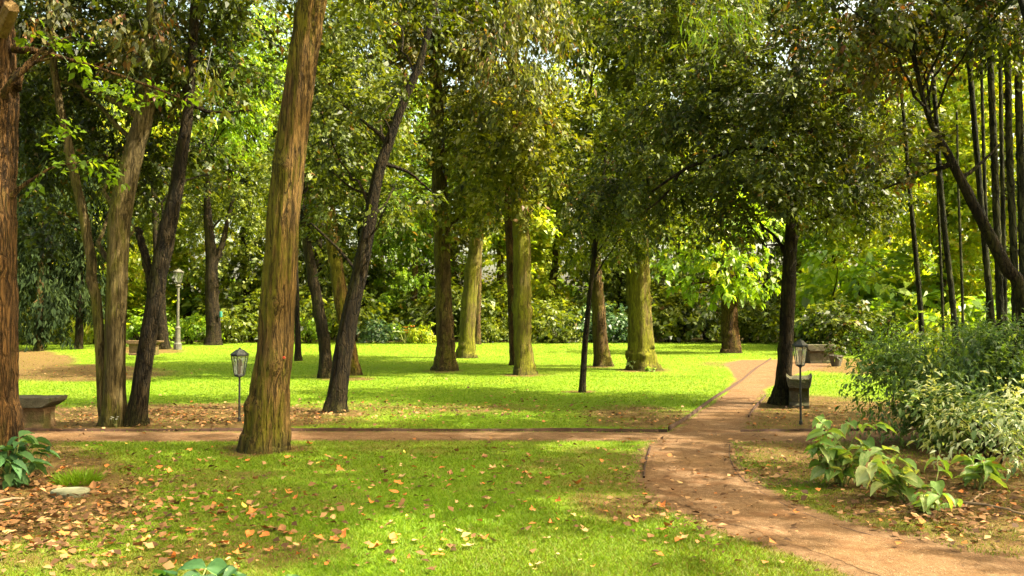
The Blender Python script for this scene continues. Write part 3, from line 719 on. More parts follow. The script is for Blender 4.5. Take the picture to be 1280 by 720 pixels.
# N: dark tree at the fork of paths
tree('tree', 'dark trunk with a wide dark crown beside the right lamp and the far path', 'tree', 15.7,
     [(976, 506, 24), (979, 480, 20), (983, 420, 18), (986, 350, 17), (989, 290, 15), (991, 230, 14), (993, 150, 12), (995, 60, 9), (996, -40, 6)], B_DARK,
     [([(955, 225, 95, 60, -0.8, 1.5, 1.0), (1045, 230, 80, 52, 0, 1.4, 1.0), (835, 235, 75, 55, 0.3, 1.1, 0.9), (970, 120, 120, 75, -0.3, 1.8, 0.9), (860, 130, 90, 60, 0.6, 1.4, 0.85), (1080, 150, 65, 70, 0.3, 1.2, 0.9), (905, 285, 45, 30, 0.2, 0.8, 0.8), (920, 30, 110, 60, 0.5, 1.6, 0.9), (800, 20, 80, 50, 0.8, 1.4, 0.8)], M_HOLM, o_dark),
      ([(1060, 60, 100, 60, -0.8, 1.4, 0.8), (1090, 180, 40, 36, -0.8, 0.6, 0.4)], M_RUST, o_dark | dict(tmean=0.42, brown=0.08))], nb=14, seed=37,
     extra=[(-0.3, [(990, 205, 9), (965, 188, 7), (935, 185, 6), (895, 195, 5), (850, 215, 4), (815, 240, 2.5)]),
            (-0.2, [(851, 214, 4), (830, 245, 3), (805, 265, 2)]), (0.4, [(992, 180, 8), (1020, 160, 6), (1060, 140, 3)]),
            (0.2, [(990, 240, 6), (1020, 235, 4), (1080, 215, 2.5)])])

# P: leaning trunk at the right
tree('tree', 'dark crooked trunk leaning left across the bamboo stems at the right edge', 'tree', 12.0,
     [(1296, 420, 19), (1278, 372, 16), (1258, 335, 15), (1237, 295, 14), (1211, 245, 12), (1189, 200, 10), (1170, 165, 8), (1156, 130, 6), (1140, 60, 6)], B_DARK,
     [([(1120, 50, 90, 60, 0.2, 1.2, 0.9), (1230, 5, 80, 45, 0.4, 1.0, 0.9), (1115, 195, 40, 40, 0.2, 0.7, 0.8)], M_RUST, o_dark | dict(tmean=0.42, brown=0.08)),
      ([(1060, 20, 70, 40, -0.6, 0.9, 0.7), (1160, -10, 90, 50, -0.4, 1.0, 1.0), (1265, 10, 70, 60, -0.4, 1.0, 1.0), (1040, -30, 90, 45, 0, 1.2, 1.0)], M_HOLM, o_dark | dict(tmean=0.35))], nb=8, seed=41, flare=0.1,
     extra=[(0.2, [(1190, 205, 8), (1170, 212, 5), (1140, 222, 4), (1105, 236, 2)]), (0.2, [(1200, 225, 6), (1225, 205, 4), (1250, 180, 2)])])

# Q R S: far left trunks
tQ, trQ, bQ = tree('tree', 'far forked trunk with a teal tag, under bright leaves right of the tall pale lamp', 'tree', 45.0,
     [(267, 432, 19), (266, 400, 17), (265, 360, 16), (264, 320, 14), (261, 280, 10), (257, 200, 7)], B_DARK,
     [([(290, 120, 50, 80, 0, 3.2, 0.7), (325, 60, 45, 60, 0, 3, 0.7)], M_BRIGHT, dict(L=0.26, W=0.14, lad=1.5, per=18, spray=0.7, hang=0.4, gap=0.1, up=0.7)),
      ([(240, 250, 40, 50, 1, 2.5, 0.6), (315, 250, 35, 50, 1, 2.5, 0.6)], M_MID, o_far)], nb=6, seed=43, extra=[(0.2, [(266, 335, 10), (276, 310, 8), (284, 280, 6), (295, 230, 4)])])
tg = MB(); tg.lathe([(0.05, -0.15), (0.08, -0.12), (0.08, 0.12), (0.05, 0.15)], 10); o = tg.build('tag', M_TAG, tQ); o.location = tuple(P(276, 393, 44.75) - bQ)
tree('tree', 'far black trunk hidden behind the dark leaning tree, beside the far left bench', 'tree', 40.0,
     [(203, 436, 17), (202, 400, 13), (200, 360, 11), (196, 300, 9), (190, 200, 6)], B_DARK,
     [([(180, 250, 40, 60, 1, 2.2, 0.6)], M_MID, o_far)], nb=3, seed=45, sides=12)
tree('tree', 'thin far trunk just right of the thick mossy leaning tree', 'tree', 30.0,
     [(373, 452, 8), (372, 410, 7), (370, 360, 7), (368, 250, 5)], B_DARK,
     [([(365, 200, 35, 60, 0.5, 1.6, 0.6)], M_MID, o_far)], nb=3, seed=47, sides=10)

# drooping conifers, far left
for k, (u, lab) in enumerate(((48, 'drooping dark conifer with a bare pale trunk, directly behind the near stone bench'), (98, 'drooping dark conifer behind the slimmer twin stem, at the back of the left lawn'), (-20, 'drooping dark conifer behind the thick reddish tree at the left edge'))):
    tree('conifer', lab, 'conifer', 38.0 + k * 2.0,
         [(u, 440 - k, 10), (u + 1, 400, 9), (u + 2, 300, 8), (u, 150, 5)], B_BROWN if k == 0 else B_DARK,
         [([(u - 6, 350, 30, 66, -0.3, 1.1, 1.0), (u + 8, 250, 40, 70, -0.3, 1.4, 1.0), (u, 140, 34, 70, 0, 1.2, 0.8)], M_CONIFER,
           dict(L=0.30, W=0.10, lad=2.6, per=30, spray=1.0, hang=1.3, gap=0.08, up=0.2, wl=1.6))], nb=3, seed=50 + k, sides=10, group='drooping conifers')

# bamboo
def bamboo(label, Y, line, seed, fol, mat=M_MID):
    r = np.random.default_rng(seed)
    w = spline([np.r_[P(u, v, Y), wd * Y / F / 2] for u, v, wd in line], 90)
    base = np.array([w[0][0], Y, 0.0]); w[:, :3][0, 2] = 0
    hs = np.cumsum(np.r_[0, np.linalg.norm(np.diff(w[:, :3], axis=0), axis=1)])
    node = np.exp(-((hs % 0.34 - 0.1) / 0.035) ** 2)
    V, Q = tube(w[:, :3] - base, np.maximum(w[:, 3] * 0.82 * (1 + 0.25 * node), 0.006), 10)
    t = thing('bamboo', base, label, 'bamboo', 'tall bamboo stems at the right')
    mesh_obj('culm', np_mesh('culm', V, Q, B_CULM, smooth=True), t)
    if fol:
        V, Q, T = crown_data([(c - base, rd, k) for c, rd, k in mblobs(fol, Y)], L=0.15, W=0.025, lad=0.8, per=20, spray=0.45, hang=0.8, gap=0.05, up=0.4, seed=seed, wl=0.9, tmean=0.55)
        mesh_obj('foliage', np_mesh('foliage', V, Q, mat, T), t)
    return t
BL = [('leftmost short bamboo stem, standing alone left of the crooked trunk', 15.5, [(1153, 440, 8), (1150, 380, 7.5), (1143, 300, 7), (1136, 225, 6), (1130, 150, 5), (1118, 40, 4)], [(1125, 60, 25, 40, 0.3, 0.4)]),
      ('bamboo stem crossing low behind the crooked trunk, leaning left', 15.0, [(1196, 440, 9), (1190, 370, 8.5), (1180, 280, 8), (1172, 180, 7), (1166, 80, 6), (1160, -60, 5)], [(1160, 20, 30, 40, 0.3, 0.4)]),
      ('very thin bamboo stem close beside the one leaning left behind the crooked trunk', 16.5, [(1180, 430, 4), (1176, 330, 4), (1172, 230, 3.5), (1168, 80, 3)], []),
      ('long straight bamboo stem right of the crooked trunk top, leaning left', 14.0, [(1244, 440, 10), (1236, 360, 9), (1226, 250, 8.5), (1216, 130, 8), (1209, 40, 7), (1202, -90, 6)], [(1205, 0, 35, 40, 0.2, 0.4)]),
      ('slender bamboo stem in front of the pale gap between two thicker stems', 15.5, [(1236, 435, 6), (1234, 330, 6), (1230, 200, 5), (1226, 60, 4)], []),
      ('thick vertical bamboo stem, first of the tight cluster beside the crooked trunk', 13.5, [(1252, 440, 11), (1248, 330, 10.5), (1243, 200, 10), (1238, 80, 9), (1232, -80, 8)], [(1240, -10, 40, 30, 0.2, 0.4)]),
      ('thin bamboo stem wedged between the two thickest stems of the cluster', 14.5, [(1257, 440, 7), (1255, 320, 6.5), (1252, 180, 6), (1250, 50, 5)], []),
      ('thick bamboo stem in the middle of the cluster, slightly bowed', 13.0, [(1270, 440, 11), (1268, 330, 10.5), (1262, 200, 10), (1260, 90, 9), (1256, -60, 8)], [(1262, 0, 35, 35, 0.2, 0.4)]),
      ('last bamboo stem of the cluster, cut by the right edge', 12.5, [(1281, 440, 13), (1279, 320, 12), (1275, 180, 11), (1272, 60, 10), (1270, -60, 9)], []),
      ('distant faint bamboo stem low behind the leafy shrub top', 20.0, [(1204, 430, 4), (1202, 340, 4), (1198, 240, 3.5), (1196, 140, 3)], [])]
for k, (lab, Y, line, fol) in enumerate(BL): bamboo(lab, Y, line, 70 + k, fol)
bamboo('arching bamboo stem whose long pale leaves hang into the top of the picture', 10.5,
       [(1330, 440, 9), (1320, 250, 9), (1290, 50, 8), (1220, -120, 7), (1100, -170, 6), (980, -140, 5), (905, -70, 3)], 91,
       [(905, 20, 45, 38, 0, 0.5, 1.1), (875, 10, 25, 25, 0, 0.3, 1.0), (960, -60, 60, 30, 0, 0.4, 0.8)], M_BRIGHT)

# ------------------------------------------------------------------ background trees and shrubs
def far_tree_proto(seed, mat, bark, L=0.27, W=0.17, lad=1.5, H=18.0, hang=0.35, z0=2.6):
    r = np.random.default_rng(seed)
    t = bpy.data.objects.new('background_tree', None); link(t)
    path = spline([(0, 0, -0.1), (r.uniform(-.2, .2), 0, 3), (r.uniform(-.4, .4), r.uniform(-.3, .3), 8), (r.uniform(-.6, .6), 0, H - 2)], 40)
    V, Q = tube(path, np.linspace(0.30, 0.05, 40), 12, 0.05, seed, 0.3, 0.05)
    mesh_obj('trunk', np_mesh('trunk', V, Q, bark, smooth=True), t)
    blobs = []
    for k in range(7):
        z = z0 + k * (H - 1.9 - z0) / 6; a = r.uniform(0, 2 * PI); q = r.uniform(0.3, 1.6)
        rr = r.uniform(2.3, 3.4) * (1 - 0.35 * abs(k - 3) / 3)
        blobs.append((np.array([q * math.cos(a), q * math.sin(a), z]), (rr, rr, 1.5), r.uniform(0.7, 1.2)))
        e = path[int(np.argmin(abs(path[:, 2] - z + 1)))]
        lp = limb_path(e, blobs[-1][0] + r.normal(size=3) * 0.6, r)
        V, Q = tube(lp, np.linspace(0.09, 0.015, len(lp)), 6); mesh_obj('branch', np_mesh('branch', V, Q, bark, smooth=True), t)
    V, Q, T = crown_data(blobs, L=L, W=W, lad=lad, per=24, spray=0.8, hang=hang, gap=0.15, wl=2.4, seed=seed)
    mesh_obj('crown', np_mesh('crown', V, Q, mat, T), t)
    return t
def copy_tree(o):
    c = o.copy(); C.objects.link(c)
    for ch in o.children:
        d = ch.copy(); C.objects.link(d); d.parent = c
    return c
protos = {'dark': far_tree_proto(101, M_HOLM, B_DARK), 'olive': far_tree_proto(102, M_OLIVE, B_BROWN), 'mid': far_tree_proto(103, M_MID, B_DARK),
          'bright': far_tree_proto(104, M_BRIGHT, B_BROWN), 'yellow': far_tree_proto(105, M_YELLOW, B_BROWN), 'tall': far_tree_proto(106, M_MID, B_DARK, z0=9.0, H=21.0, lad=0.8)}  # tall: added shade tree, crown raised so sun passes beneath
used = set()
word = {'dark': 'dark green', 'olive': 'olive green', 'mid': 'mid green', 'bright': 'bright green', 'yellow': 'yellow green'}
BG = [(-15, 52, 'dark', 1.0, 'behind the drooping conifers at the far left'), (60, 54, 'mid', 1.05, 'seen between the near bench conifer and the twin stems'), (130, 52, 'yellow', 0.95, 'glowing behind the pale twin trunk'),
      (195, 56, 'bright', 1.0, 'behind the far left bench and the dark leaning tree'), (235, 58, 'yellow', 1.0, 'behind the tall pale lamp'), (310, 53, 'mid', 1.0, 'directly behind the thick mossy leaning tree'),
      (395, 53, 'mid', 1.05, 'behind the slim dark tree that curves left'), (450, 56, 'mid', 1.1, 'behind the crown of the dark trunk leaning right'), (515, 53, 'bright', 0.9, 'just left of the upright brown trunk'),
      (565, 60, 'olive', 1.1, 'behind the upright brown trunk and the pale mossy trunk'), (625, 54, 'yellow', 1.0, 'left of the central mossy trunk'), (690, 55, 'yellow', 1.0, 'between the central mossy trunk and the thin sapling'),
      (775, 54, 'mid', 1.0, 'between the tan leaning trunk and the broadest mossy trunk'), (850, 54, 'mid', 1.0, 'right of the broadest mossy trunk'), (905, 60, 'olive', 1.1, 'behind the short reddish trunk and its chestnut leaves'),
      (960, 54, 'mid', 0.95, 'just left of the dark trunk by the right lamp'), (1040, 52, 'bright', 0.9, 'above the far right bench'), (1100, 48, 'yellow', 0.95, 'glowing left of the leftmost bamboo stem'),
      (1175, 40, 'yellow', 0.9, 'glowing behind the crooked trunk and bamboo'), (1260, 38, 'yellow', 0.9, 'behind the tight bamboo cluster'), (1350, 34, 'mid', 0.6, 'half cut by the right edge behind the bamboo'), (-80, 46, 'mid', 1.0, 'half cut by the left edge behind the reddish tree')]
# a second row, farther back, fills between the first
BG2 = [(20, 68, 'mid', 1.15, 'in the back row left of the pale twin trunk'), (165, 70, 'mid', 1.1, 'in the back row between the twin trunk and dark leaning tree'), (345, 68, 'olive', 1.2, 'in the back row behind the top of the thick mossy tree'), (480, 70, 'bright', 1.2, 'in the back row behind the crown of the dark leaning trunk'),
       (655, 70, 'yellow', 1.2, 'in the back row behind the central mossy trunk'), (800, 70, 'bright', 1.25, 'in the back row behind the broadest mossy trunk'), (1000, 66, 'bright', 1.2, 'in the back row behind the dark crown by the right lamp'), (1150, 60, 'bright', 1.2, 'in the back row behind the bamboo')]
def used_or_copy(kind):
    o = protos[kind]
    if kind in used: return copy_tree(o)
    used.add(kind); return o
for k, (u, Y, kind, s, where) in enumerate(BG + BG2):
    o = used_or_copy(kind)
    o.location = ((u - CX) / F * Y, Y, 0); o.scale = (s * 1.08, s * 1.08, s); o.rotation_euler = (0, 0, k * 2.4)
    tag(o, f'{word[kind]} background tree {where}', 'tree', 'tall trees closing the far side of the park')

for k, (x, y, kind, s) in enumerate(((9.8, 6.6, 'tall', 1.0), (14.5, 10.0, 'mid', 0.85))):  # unseen trees added to block the sun over the front lawn
    o = used_or_copy(kind); o.location = (x, y, 0); o.scale = (s * 1.1, s * 1.1, s); o.rotation_euler = (0, 0, k * 1.7 + 1)
    tag(o, f'tall {word.get(kind, "bare stemmed")} tree added unseen outside the picture to shade the lawn', 'tree', 'unseen trees added to shade the lawn')
def shrub_proto(seed, mat, L, W, lad, rx=1.4, rz=1.0, **kw):
    r = np.random.default_rng(seed)
    t = bpy.data.objects.new('shrub', None); link(t)
    bl = [(np.array([r.uniform(-.7, .7) * rx, r.uniform(-.4, .4), rz * r.uniform(0.5, 1.1)]), (rx * r.uniform(.5, .75), rx * r.uniform(.5, .7), rz * r.uniform(.5, .75)), 1.0) for _ in range(5)]
    V, Q, T = crown_data(bl, L=L, W=W, lad=lad, per=18, spray=0.4, gap=0.0, wl=1.0, seed=seed, **kw)
    V[:, 2] = np.maximum(V[:, 2], 0.01 + 0.02 * r.random(len(V)))
    mesh_obj('foliage', np_mesh('foliage', V, Q, mat, T), t)
    sm = MB()
    for k in range(6):
        b = bl[k % 5][0] + r.normal(size=3) * 0.2
        V, Q = tube(limb_path((r.uniform(-.2, .2), r.uniform(-.2, .2), -0.05), b, r), np.linspace(0.03, 0.006, 10), 6)
        mesh_obj('stem', np_mesh('stem', V, Q, B_DARK, smooth=True), t)
    return t
SP = {'dark': shrub_proto(201, M_HOLM, 0.16, 0.09, 1.6), 'mid': shrub_proto(202, M_MID, 0.18, 0.10, 1.5), 'blue': shrub_proto(203, M_BLUEG, 0.2, 0.11, 1.5),
      'light': shrub_proto(204, M_YELLOW, 0.22, 0.09, 1.6, hang=0.5), 'fresh': shrub_proto(205, M_BRIGHT, 0.2, 0.1, 1.5)}
protos = SP | {}
word = {'dark': 'dark evergreen', 'mid': 'mid green', 'blue': 'blue green', 'light': 'pale yellow green', 'fresh': 'fresh green'}
SH = [(35, 46, 'mid', 1.2, 'at the foot of the far left conifers'), (115, 47, 'light', 1.2, 'between the conifers and the pale twin trunk'), (180, 44, 'fresh', 1.3, 'behind the far left bench'), (235, 46.5, 'fresh', 1.1, 'at the foot of the tall pale lamp'),
      (290, 48, 'mid', 1.2, 'left of the thick mossy leaning tree'), (330, 50, 'mid', 1.9, 'behind the thick mossy leaning tree'), (385, 48, 'fresh', 1.0, 'behind the foot of the slim dark tree'), (440, 50, 'mid', 2.0, 'behind the broad mossy tree base'),
      (477, 48, 'blue', 0.95, 'first in the bright border left of the upright brown trunk'), (507, 48.3, 'fresh', 0.75, 'in the bright border between its blue green and palest shrubs'), (530, 47.6, 'light', 0.8, 'palest of the bright border, touching the upright brown trunk'),
      (545, 51, 'dark', 2.2, 'tall behind the pale border shrubs'), (610, 48.5, 'mid', 0.9, 'right of the pale mossy trunk'), (625, 51, 'mid', 2.1, 'tall behind the central mossy trunk'), (690, 49, 'mid', 1.5, 'between the central mossy trunk and the thin sapling'),
      (705, 47.8, 'mid', 0.6, 'low beside the small white stone'), (735, 50, 'blue', 1.6, 'behind the thin sapling'), (775, 48.5, 'blue', 1.2, 'between the tan trunk and the broadest mossy trunk'), (840, 49.5, 'mid', 2.0, 'right of the broadest mossy trunk'),
      (880, 50, 'dark', 2.1, 'left of the short reddish trunk'), (945, 49, 'mid', 1.6, 'right of the short reddish trunk'), (1000, 46, 'mid', 1.6, 'behind the right lamp'), (1040, 44, 'mid', 1.3, 'behind the far right bench'),
      (1075, 34, 'dark', 1.4, 'right of the far right bench'), (1120, 36, 'fresh', 1.5, 'behind the leftmost bamboo stem'), (1190, 30, 'light', 1.6, 'behind the middle bamboo stems'), (1260, 27, 'fresh', 1.7, 'behind the tight bamboo cluster')]
for k, (u, kind, s, near) in enumerate(((0, 'mid', 3.0, 'conifers at the left edge'), (75, 'light', 2.8, 'two drooping conifers with pale trunks'), (150, 'light', 3.2, 'pale twin trunk'), (215, 'light', 2.9, 'tall pale lamp'), (285, 'fresh', 3.1, 'forked trunk with the tag'), (350, 'mid', 3.1, 'thick mossy leaning tree'), (425, 'mid', 3.3, 'broad mossy tree base'),
        (500, 'fresh', 3.2, 'bright flower border'), (575, 'mid', 3.0, 'pale mossy trunk'), (650, 'light', 3.2, 'central mossy trunk'), (715, 'fresh', 3.0, 'thin dark sapling'), (790, 'mid', 3.3, 'broadest mossy trunk'), (860, 'light', 3.0, 'bright chestnut leaves'), (930, 'mid', 3.2, 'short reddish trunk'), (1010, 'light', 3.2, 'right lamp'), (1080, 'fresh', 3.2, 'far shaded bench'), (1150, 'light', 3.4, 'leftmost bamboo stem'), (1225, 'light', 3.4, 'middle bamboo stems'), (1300, 'fresh', 3.4, 'bamboo at the right edge'))):
    SH.append((u, (58 + (k * 37 % 7)) if u < 1050 else (42 + (k * 37 % 5)), kind, s, 'high behind the ' + near))
used = set()
for k, (u, Y, kind, s, where) in enumerate(SH):
    o = used_or_copy(kind)
    o.location = ((u - CX) / F * Y, Y, 0); o.scale = (s, s, s * 0.95); o.rotation_euler = (0, 0, k * 1.9)
    tag(o, f'{word[kind]} shrub {where}', 'shrub', 'shrubs along the far border')

# ------------------------------------------------------------------ near shrubs and broad leaved plants
def near_shrub(label, Y, blobs, mat, seed, stems=8, foot=None, **opt):
    mb = mblobs(blobs, Y); foot = np.array([mb[0][0][0], Y, 0.0]) if foot is None else foot
    t = thing('shrub', foot, label, 'shrub')
    V, Q, T = crown_data([(c - foot, rd, k) for c, rd, k in mb], seed=seed, **opt)
    V[:, 2] = np.maximum(V[:, 2], 0.015)
    mesh_obj('foliage', np_mesh('foliage', V, Q, mat, T), t)
    r = np.random.default_rng(seed)
    for k in range(stems):
        c, rd, _ = mb[k % len(mb)]
        V, Q = tube(limb_path((r.uniform(-.15, .15), r.uniform(-.15, .15), -0.03), c - foot + r.normal(size=3) * np.array(rd) * 0.4, r), np.linspace(0.018, 0.004, 10), 6)
        mesh_obj('stem', np_mesh('stem', V, Q, B_DARK, smooth=True), t)
near_shrub('large spreading shrub with blue green leaflets under the bamboo', 10.6,
           [(1210, 450, 90, 45, 0.3, 0.9, 1.0), (1145, 480, 62, 42, 0, 0.7, 1.1), (1235, 500, 85, 48, -0.2, 0.8, 1.0), (1125, 450, 42, 26, 0.4, 0.5, 1.0), (1290, 450, 70, 55, 0.2, 0.8, 1.0), (1170, 520, 55, 30, 0.1, 0.5, 0.9), (1105, 425, 30, 16, 0.6, 0.4, 0.8), (1105, 505, 30, 18, -0.2, 0.3, 0.7), (1250, 405, 50, 16, 0.2, 0.5, 0.6)], M_FERNY, 301, 12,
           L=0.085, W=0.032, lad=4.2, per=26, spray=0.42, hang=0.3, gap=0.05, wl=0.6, up=0.8, tvar=0.12)
near_shrub('shrub with painted pale highlights arching over the broad leaved plants at the right edge', 8.9,
           [(1230, 505, 58, 28, 0, 0.5, 1.0), (1186, 520, 32, 16, -0.1, 0.3, 1.0), (1262, 515, 45, 34, 0.1, 0.5, 1.0), (1285, 562, 22, 14, -0.4, 0.2, 1.0)], M_PALE, 303, 7,
           L=0.085, W=0.034, lad=4.6, per=30, spray=0.45, hang=0.15, gap=-0.1, wl=0.5, up=0.88, tmean=0.58)
near_shrub('feathery light green shrub left of the large blue green shrub', 14.0,
           [(1120, 432, 34, 18, 0, 0.6, 1.0), (1095, 448, 20, 12, 0, 0.4, 0.9)], M_BRIGHT, 305, 5, L=0.10, W=0.03, lad=5, per=20, spray=0.3, hang=0.5, gap=-0.1, wl=0.7, up=0.7)

def broad_leaf(L, W, curl, r):
    """a real leaf blade, 7x5 grid, cupped and drooping"""
    V = []; nu, nv = 9, 7
    for i in range(nu):
        t = i / (nu - 1); w = W * (math.sin(PI * min(1, t * 1.0 + 0.02)) ** 0.75) * (1.15 - 0.5 * t) / 1.0
        if i == 0: w = W * 0.06
        if i == nu - 1: w = 0.002
        for j in range(nv):
            s = (j / (nv - 1) - 0.5)
            z = abs(s) * w * 0.55 + (0.018 * L if (i + abs(j - 3)) % 2 else 0) * (1 if 0 < i < nu - 1 else 0) + 0.04 * L * math.sin(t * 3 * PI) * abs(s) - curl * L * t * t
            V.append((t * L * (1 - 0.25 * curl * t), s * w, z))
    Q = [(i * nv + j, (i + 1) * nv + j, (i + 1) * nv + j + 1, i * nv + j + 1) for i in range(nu - 1) for j in range(nv - 1)]
    return np.array(V), np.array(Q)

def broad_plant(label, foot, nl, Lr, height, spread, mat, seed, tm=0.5, name='broad_leaved_plant', cat='plant', lean=(0, 0)):
    r = np.random.default_rng(seed)
    t = thing(name, foot, label, cat)
    ns = max(3, nl // 5); tips = []
    for k in range(ns):
        a = r.uniform(0, 2 * PI); q = spread * math.sqrt(r.random()) * 0.8
        tip = np.array([q * math.cos(a) + lean[0], q * math.sin(a) + lean[1], height * r.uniform(0.45, 1.0)])
        lp = limb_path((r.uniform(-.05, .05), r.uniform(-.05, .05), -0.02), tip, r, 8, 0.05)
        V, Q = tube(lp, np.linspace(0.010, 0.004, 8), 6); mesh_obj('stem', np_mesh('stem', V, Q, M_STEM, smooth=True), t)
        tips.append(lp)
    VV, QQ, TT = [], [], []; off = 0
    for k in range(nl):
        lp = tips[k % ns]; p = lp[-1 - (k // ns) % 4] if k // ns < 6 else lp[3]
        L = r.uniform(*Lr); V, Q = broad_leaf(L, L * r.uniform(0.5, 0.7), r.uniform(0.15, 0.6), r)
        az = r.uniform(0, 2 * PI); el = r.uniform(-0.5, 0.35); ro = r.normal() * 0.35
        ca, sa = math.cos(az), math.sin(az); ce, se = math.cos(el), math.sin(el); cr, sr = math.cos(ro), math.sin(ro)
        Rx = np.array([[1, 0, 0], [0, cr, -sr], [0, sr, cr]]); Ry = np.array([[ce, 0, -se], [0, 1, 0], [se, 0, ce]]); Rz = np.array([[ca, -sa, 0], [sa, ca, 0], [0, 0, 1]])
        V = V @ (Rz @ Ry @ Rx).T + p
        V[:, 2] = np.maximum(V[:, 2], 0.012)
        VV.append(V); QQ.append(Q + off); off += len(V)
        b = tm + r.normal() * 0.18; vein = np.array([[0.10 if jj in (2, 3) else (-0.05 if (ii + jj) % 2 else 0.03) for jj in range(6)] for ii in range(8)]).ravel(); TT.append(np.clip(b + vein + r.normal(size=len(Q)) * 0.03, 0.01, 0.92)); ed = np.array([jj in (0, 5) or ii > 6 for ii in range(8) for jj in range(6)]); TT[-1][ed & (r.random(len(Q)) < (0.3 if r.random() < 0.3 else 0.02))] = 0.99
    mesh_obj('foliage', np_mesh('foliage', np.vstack(VV), np.vstack(QQ), mat, np.concatenate(TT), smooth=True), t)
    return t
broad_plant('bushy green broad leaved plant nearest the cross path on the right bed', G(1052, 608), 120, (0.12, 0.21), 0.62, 0.38, M_BIG, 401, 0.5)
broad_plant('sprawling plant with large pale leaves in the middle of the right bed', G(1135, 628), 52, (0.12, 0.25), 0.44, 0.42, M_BIG, 402, 0.62)
broad_plant('small plant with yellowing leaves low in front of the pale leaved plant', G(1165, 642), 30, (0.10, 0.19), 0.22, 0.30, M_BIG, 403, 0.6)
broad_plant('plant with a stack of three drooping leaves near the right edge', G(1226, 612), 22, (0.18, 0.28), 0.40, 0.18, M_BIG, 404, 0.55)
broad_plant('little pale plant between the bushy and the sprawling broad leaved plants', G(1085, 610), 14, (0.10, 0.18), 0.2, 0.18, M_BIG, 405, 0.8)
broad_plant('dark broad leaved bush at the foot of the reddish tree on the left', G(20, 608), 80, (0.12, 0.22), 0.46, 0.33, M_LAUREL, 406, 0.5, lean=(0.02, -0.1))
broad_plant('low green plant peeping over the bottom edge of the picture', np.array([-1.68, 4.86, 0]), 80, (0.13, 0.2), 0.165, 0.56, M_LAUREL, 407, 0.25)
broad_plant('tiny pale plant at the foot of the broadest mossy trunk', G(790, 463), 22, (0.10, 0.2), 0.42, 0.22, M_BIG, 408, 0.75)
broad_plant('small green plant right of the pale one under the broadest mossy trunk', G(815, 465), 12, (0.10, 0.18), 0.2, 0.25, M_BIG, 409, 0.4)

# grass tuft, slab, twigs, flowers, stone
def tuft(label, foot, n, h, sp, seed, mat=M_GRASS, name='grass_tuft'):
    r = np.random.default_rng(seed)
    a = r.uniform(0, 2 * PI, n); q = sp * np.sqrt(r.random(n))
    p = np.c_[q * np.cos(a), q * np.sin(a), np.zeros(n)]
    ax = np.c_[np.cos(a) * q / sp + r.normal(size=n) * .3, np.sin(a) * q / sp + r.normal(size=n) * .3, np.full(n, 1.0)]
    V, Q = leaves(p, ax, r.normal(size=(n, 3)), h * r.uniform(.6, 1.2, n), np.full(n, 0.009), 0.02, 0.25)
    V[:, 2] = np.maximum(V[:, 2], 0.0)
    o = mesh_obj(name, np_mesh(name, V, Q, mat, np.clip(r.normal(size=n) * .1 + .55, 0, 1)), loc=foot); tag(o, label, 'grass tuft')
tuft('rounded tuft of green grass among brown leaves behind the flat grey slab', G(96, 606), 500, 0.15, 0.16, 5)
sl = MB(); sl.lathe([(0.15, -0.04), (0.165, 0.012), (0.16, 0.03), (0.13, 0.036)], 18, (0, 0, 0), 0.3, (1.0, 0.8))
o = sl.build('stone_slab', M_SLAB, rough=0.003, smooth=False); o.location = tuple(G(88, 620) + np.array([0, 0, 0.025])); tag(o, 'flat grey green stone slab lying in fallen leaves near the tuft', 'stone')
def twig(label, pts, r0, seed):
    r = np.random.default_rng(seed)
    w = spline([G(u, v) + np.array([0, 0, 0.02 + z]) for u, v, z in pts], 16); base = np.array([w[0][0], w[0][1], 0]); w[1:-1] += r.normal(size=(14, 3)) * 0.004
    V, Q = tube(w - base, np.linspace(r0, r0 * 0.4, 16), 7, 0.08, seed)
    tag(mesh_obj('twig', np_mesh('twig', V, Q, M_TWIG, smooth=True), loc=base), label, 'twig')
twig('long dry twig lying on the bare soil at the right edge', [(1200, 634, .02), (1240, 640, .03), (1276, 648, .02), (1310, 655, .0)], 0.013, 1)
twig('short crooked twig on the soil below the plant with three drooping leaves', [(1205, 640, .0), (1222, 628, .03), (1243, 622, .04)], 0.009, 2)
twig('dry stick lying among brown leaves at the left edge', [(-20, 634, .01), (10, 632, .03), (30, 629, .02)], 0.02, 3)
twig('second dry stick just below the other at the left edge', [(-30, 640, .01), (0, 637, .02), (22, 636, .01)], 0.014, 4)
st_ = MB(); st_.lathe([(0.16, -0.02), (0.24, 0.15), (0.22, 0.5), (0.14, 0.85), (0.05, 1.0)], 9); o = st_.build('marker_stone', M_PETALW, rough=0.02, bevel=0.02)
o.location = tuple(G(692, 428)); o.scale = (1, 1, 0.75); tag(o, 'small white stone among the shrubs behind the lawn, right of the central trunk', 'stone')

def flowers(label, foot, n, h, sp, pet, size, seed, name='flowering_plant'):
    r = np.random.default_rng(seed); t = thing(name, foot, label, 'flowers')
    for k in range(n):
        a = r.uniform(0, 2 * PI); q = sp * r.random(); tip = np.array([q * math.cos(a), q * math.sin(a), h * r.uniform(.6, 1)])
        V, Q = tube(limb_path((0, 0, -0.02), tip, r, 6, 0.02), np.full(6, size * 0.08), 6); mesh_obj('stem', np_mesh('stem', V, Q, M_STEM), t)
        m = MB()
        for j in range(6):
            b = 2 * PI * j / 6; d = Vector((math.cos(b), math.sin(b), 0.35)) * size; s = Vector((-math.sin(b), math.cos(b), 0)) * size * 0.35
            p = Vector(tip); m.add([p, p + d * .6 + s, p + d, p + d * .6 - s], [(0, 1, 2, 3)])
        m.build('blossom', pet[k % len(pet)], t)
flowers('white and orange flowers in front of the bright border shrubs', G(506, 430), 8, 0.95, 0.5, [M_PETALW, M_PETALO], 0.2, 1)
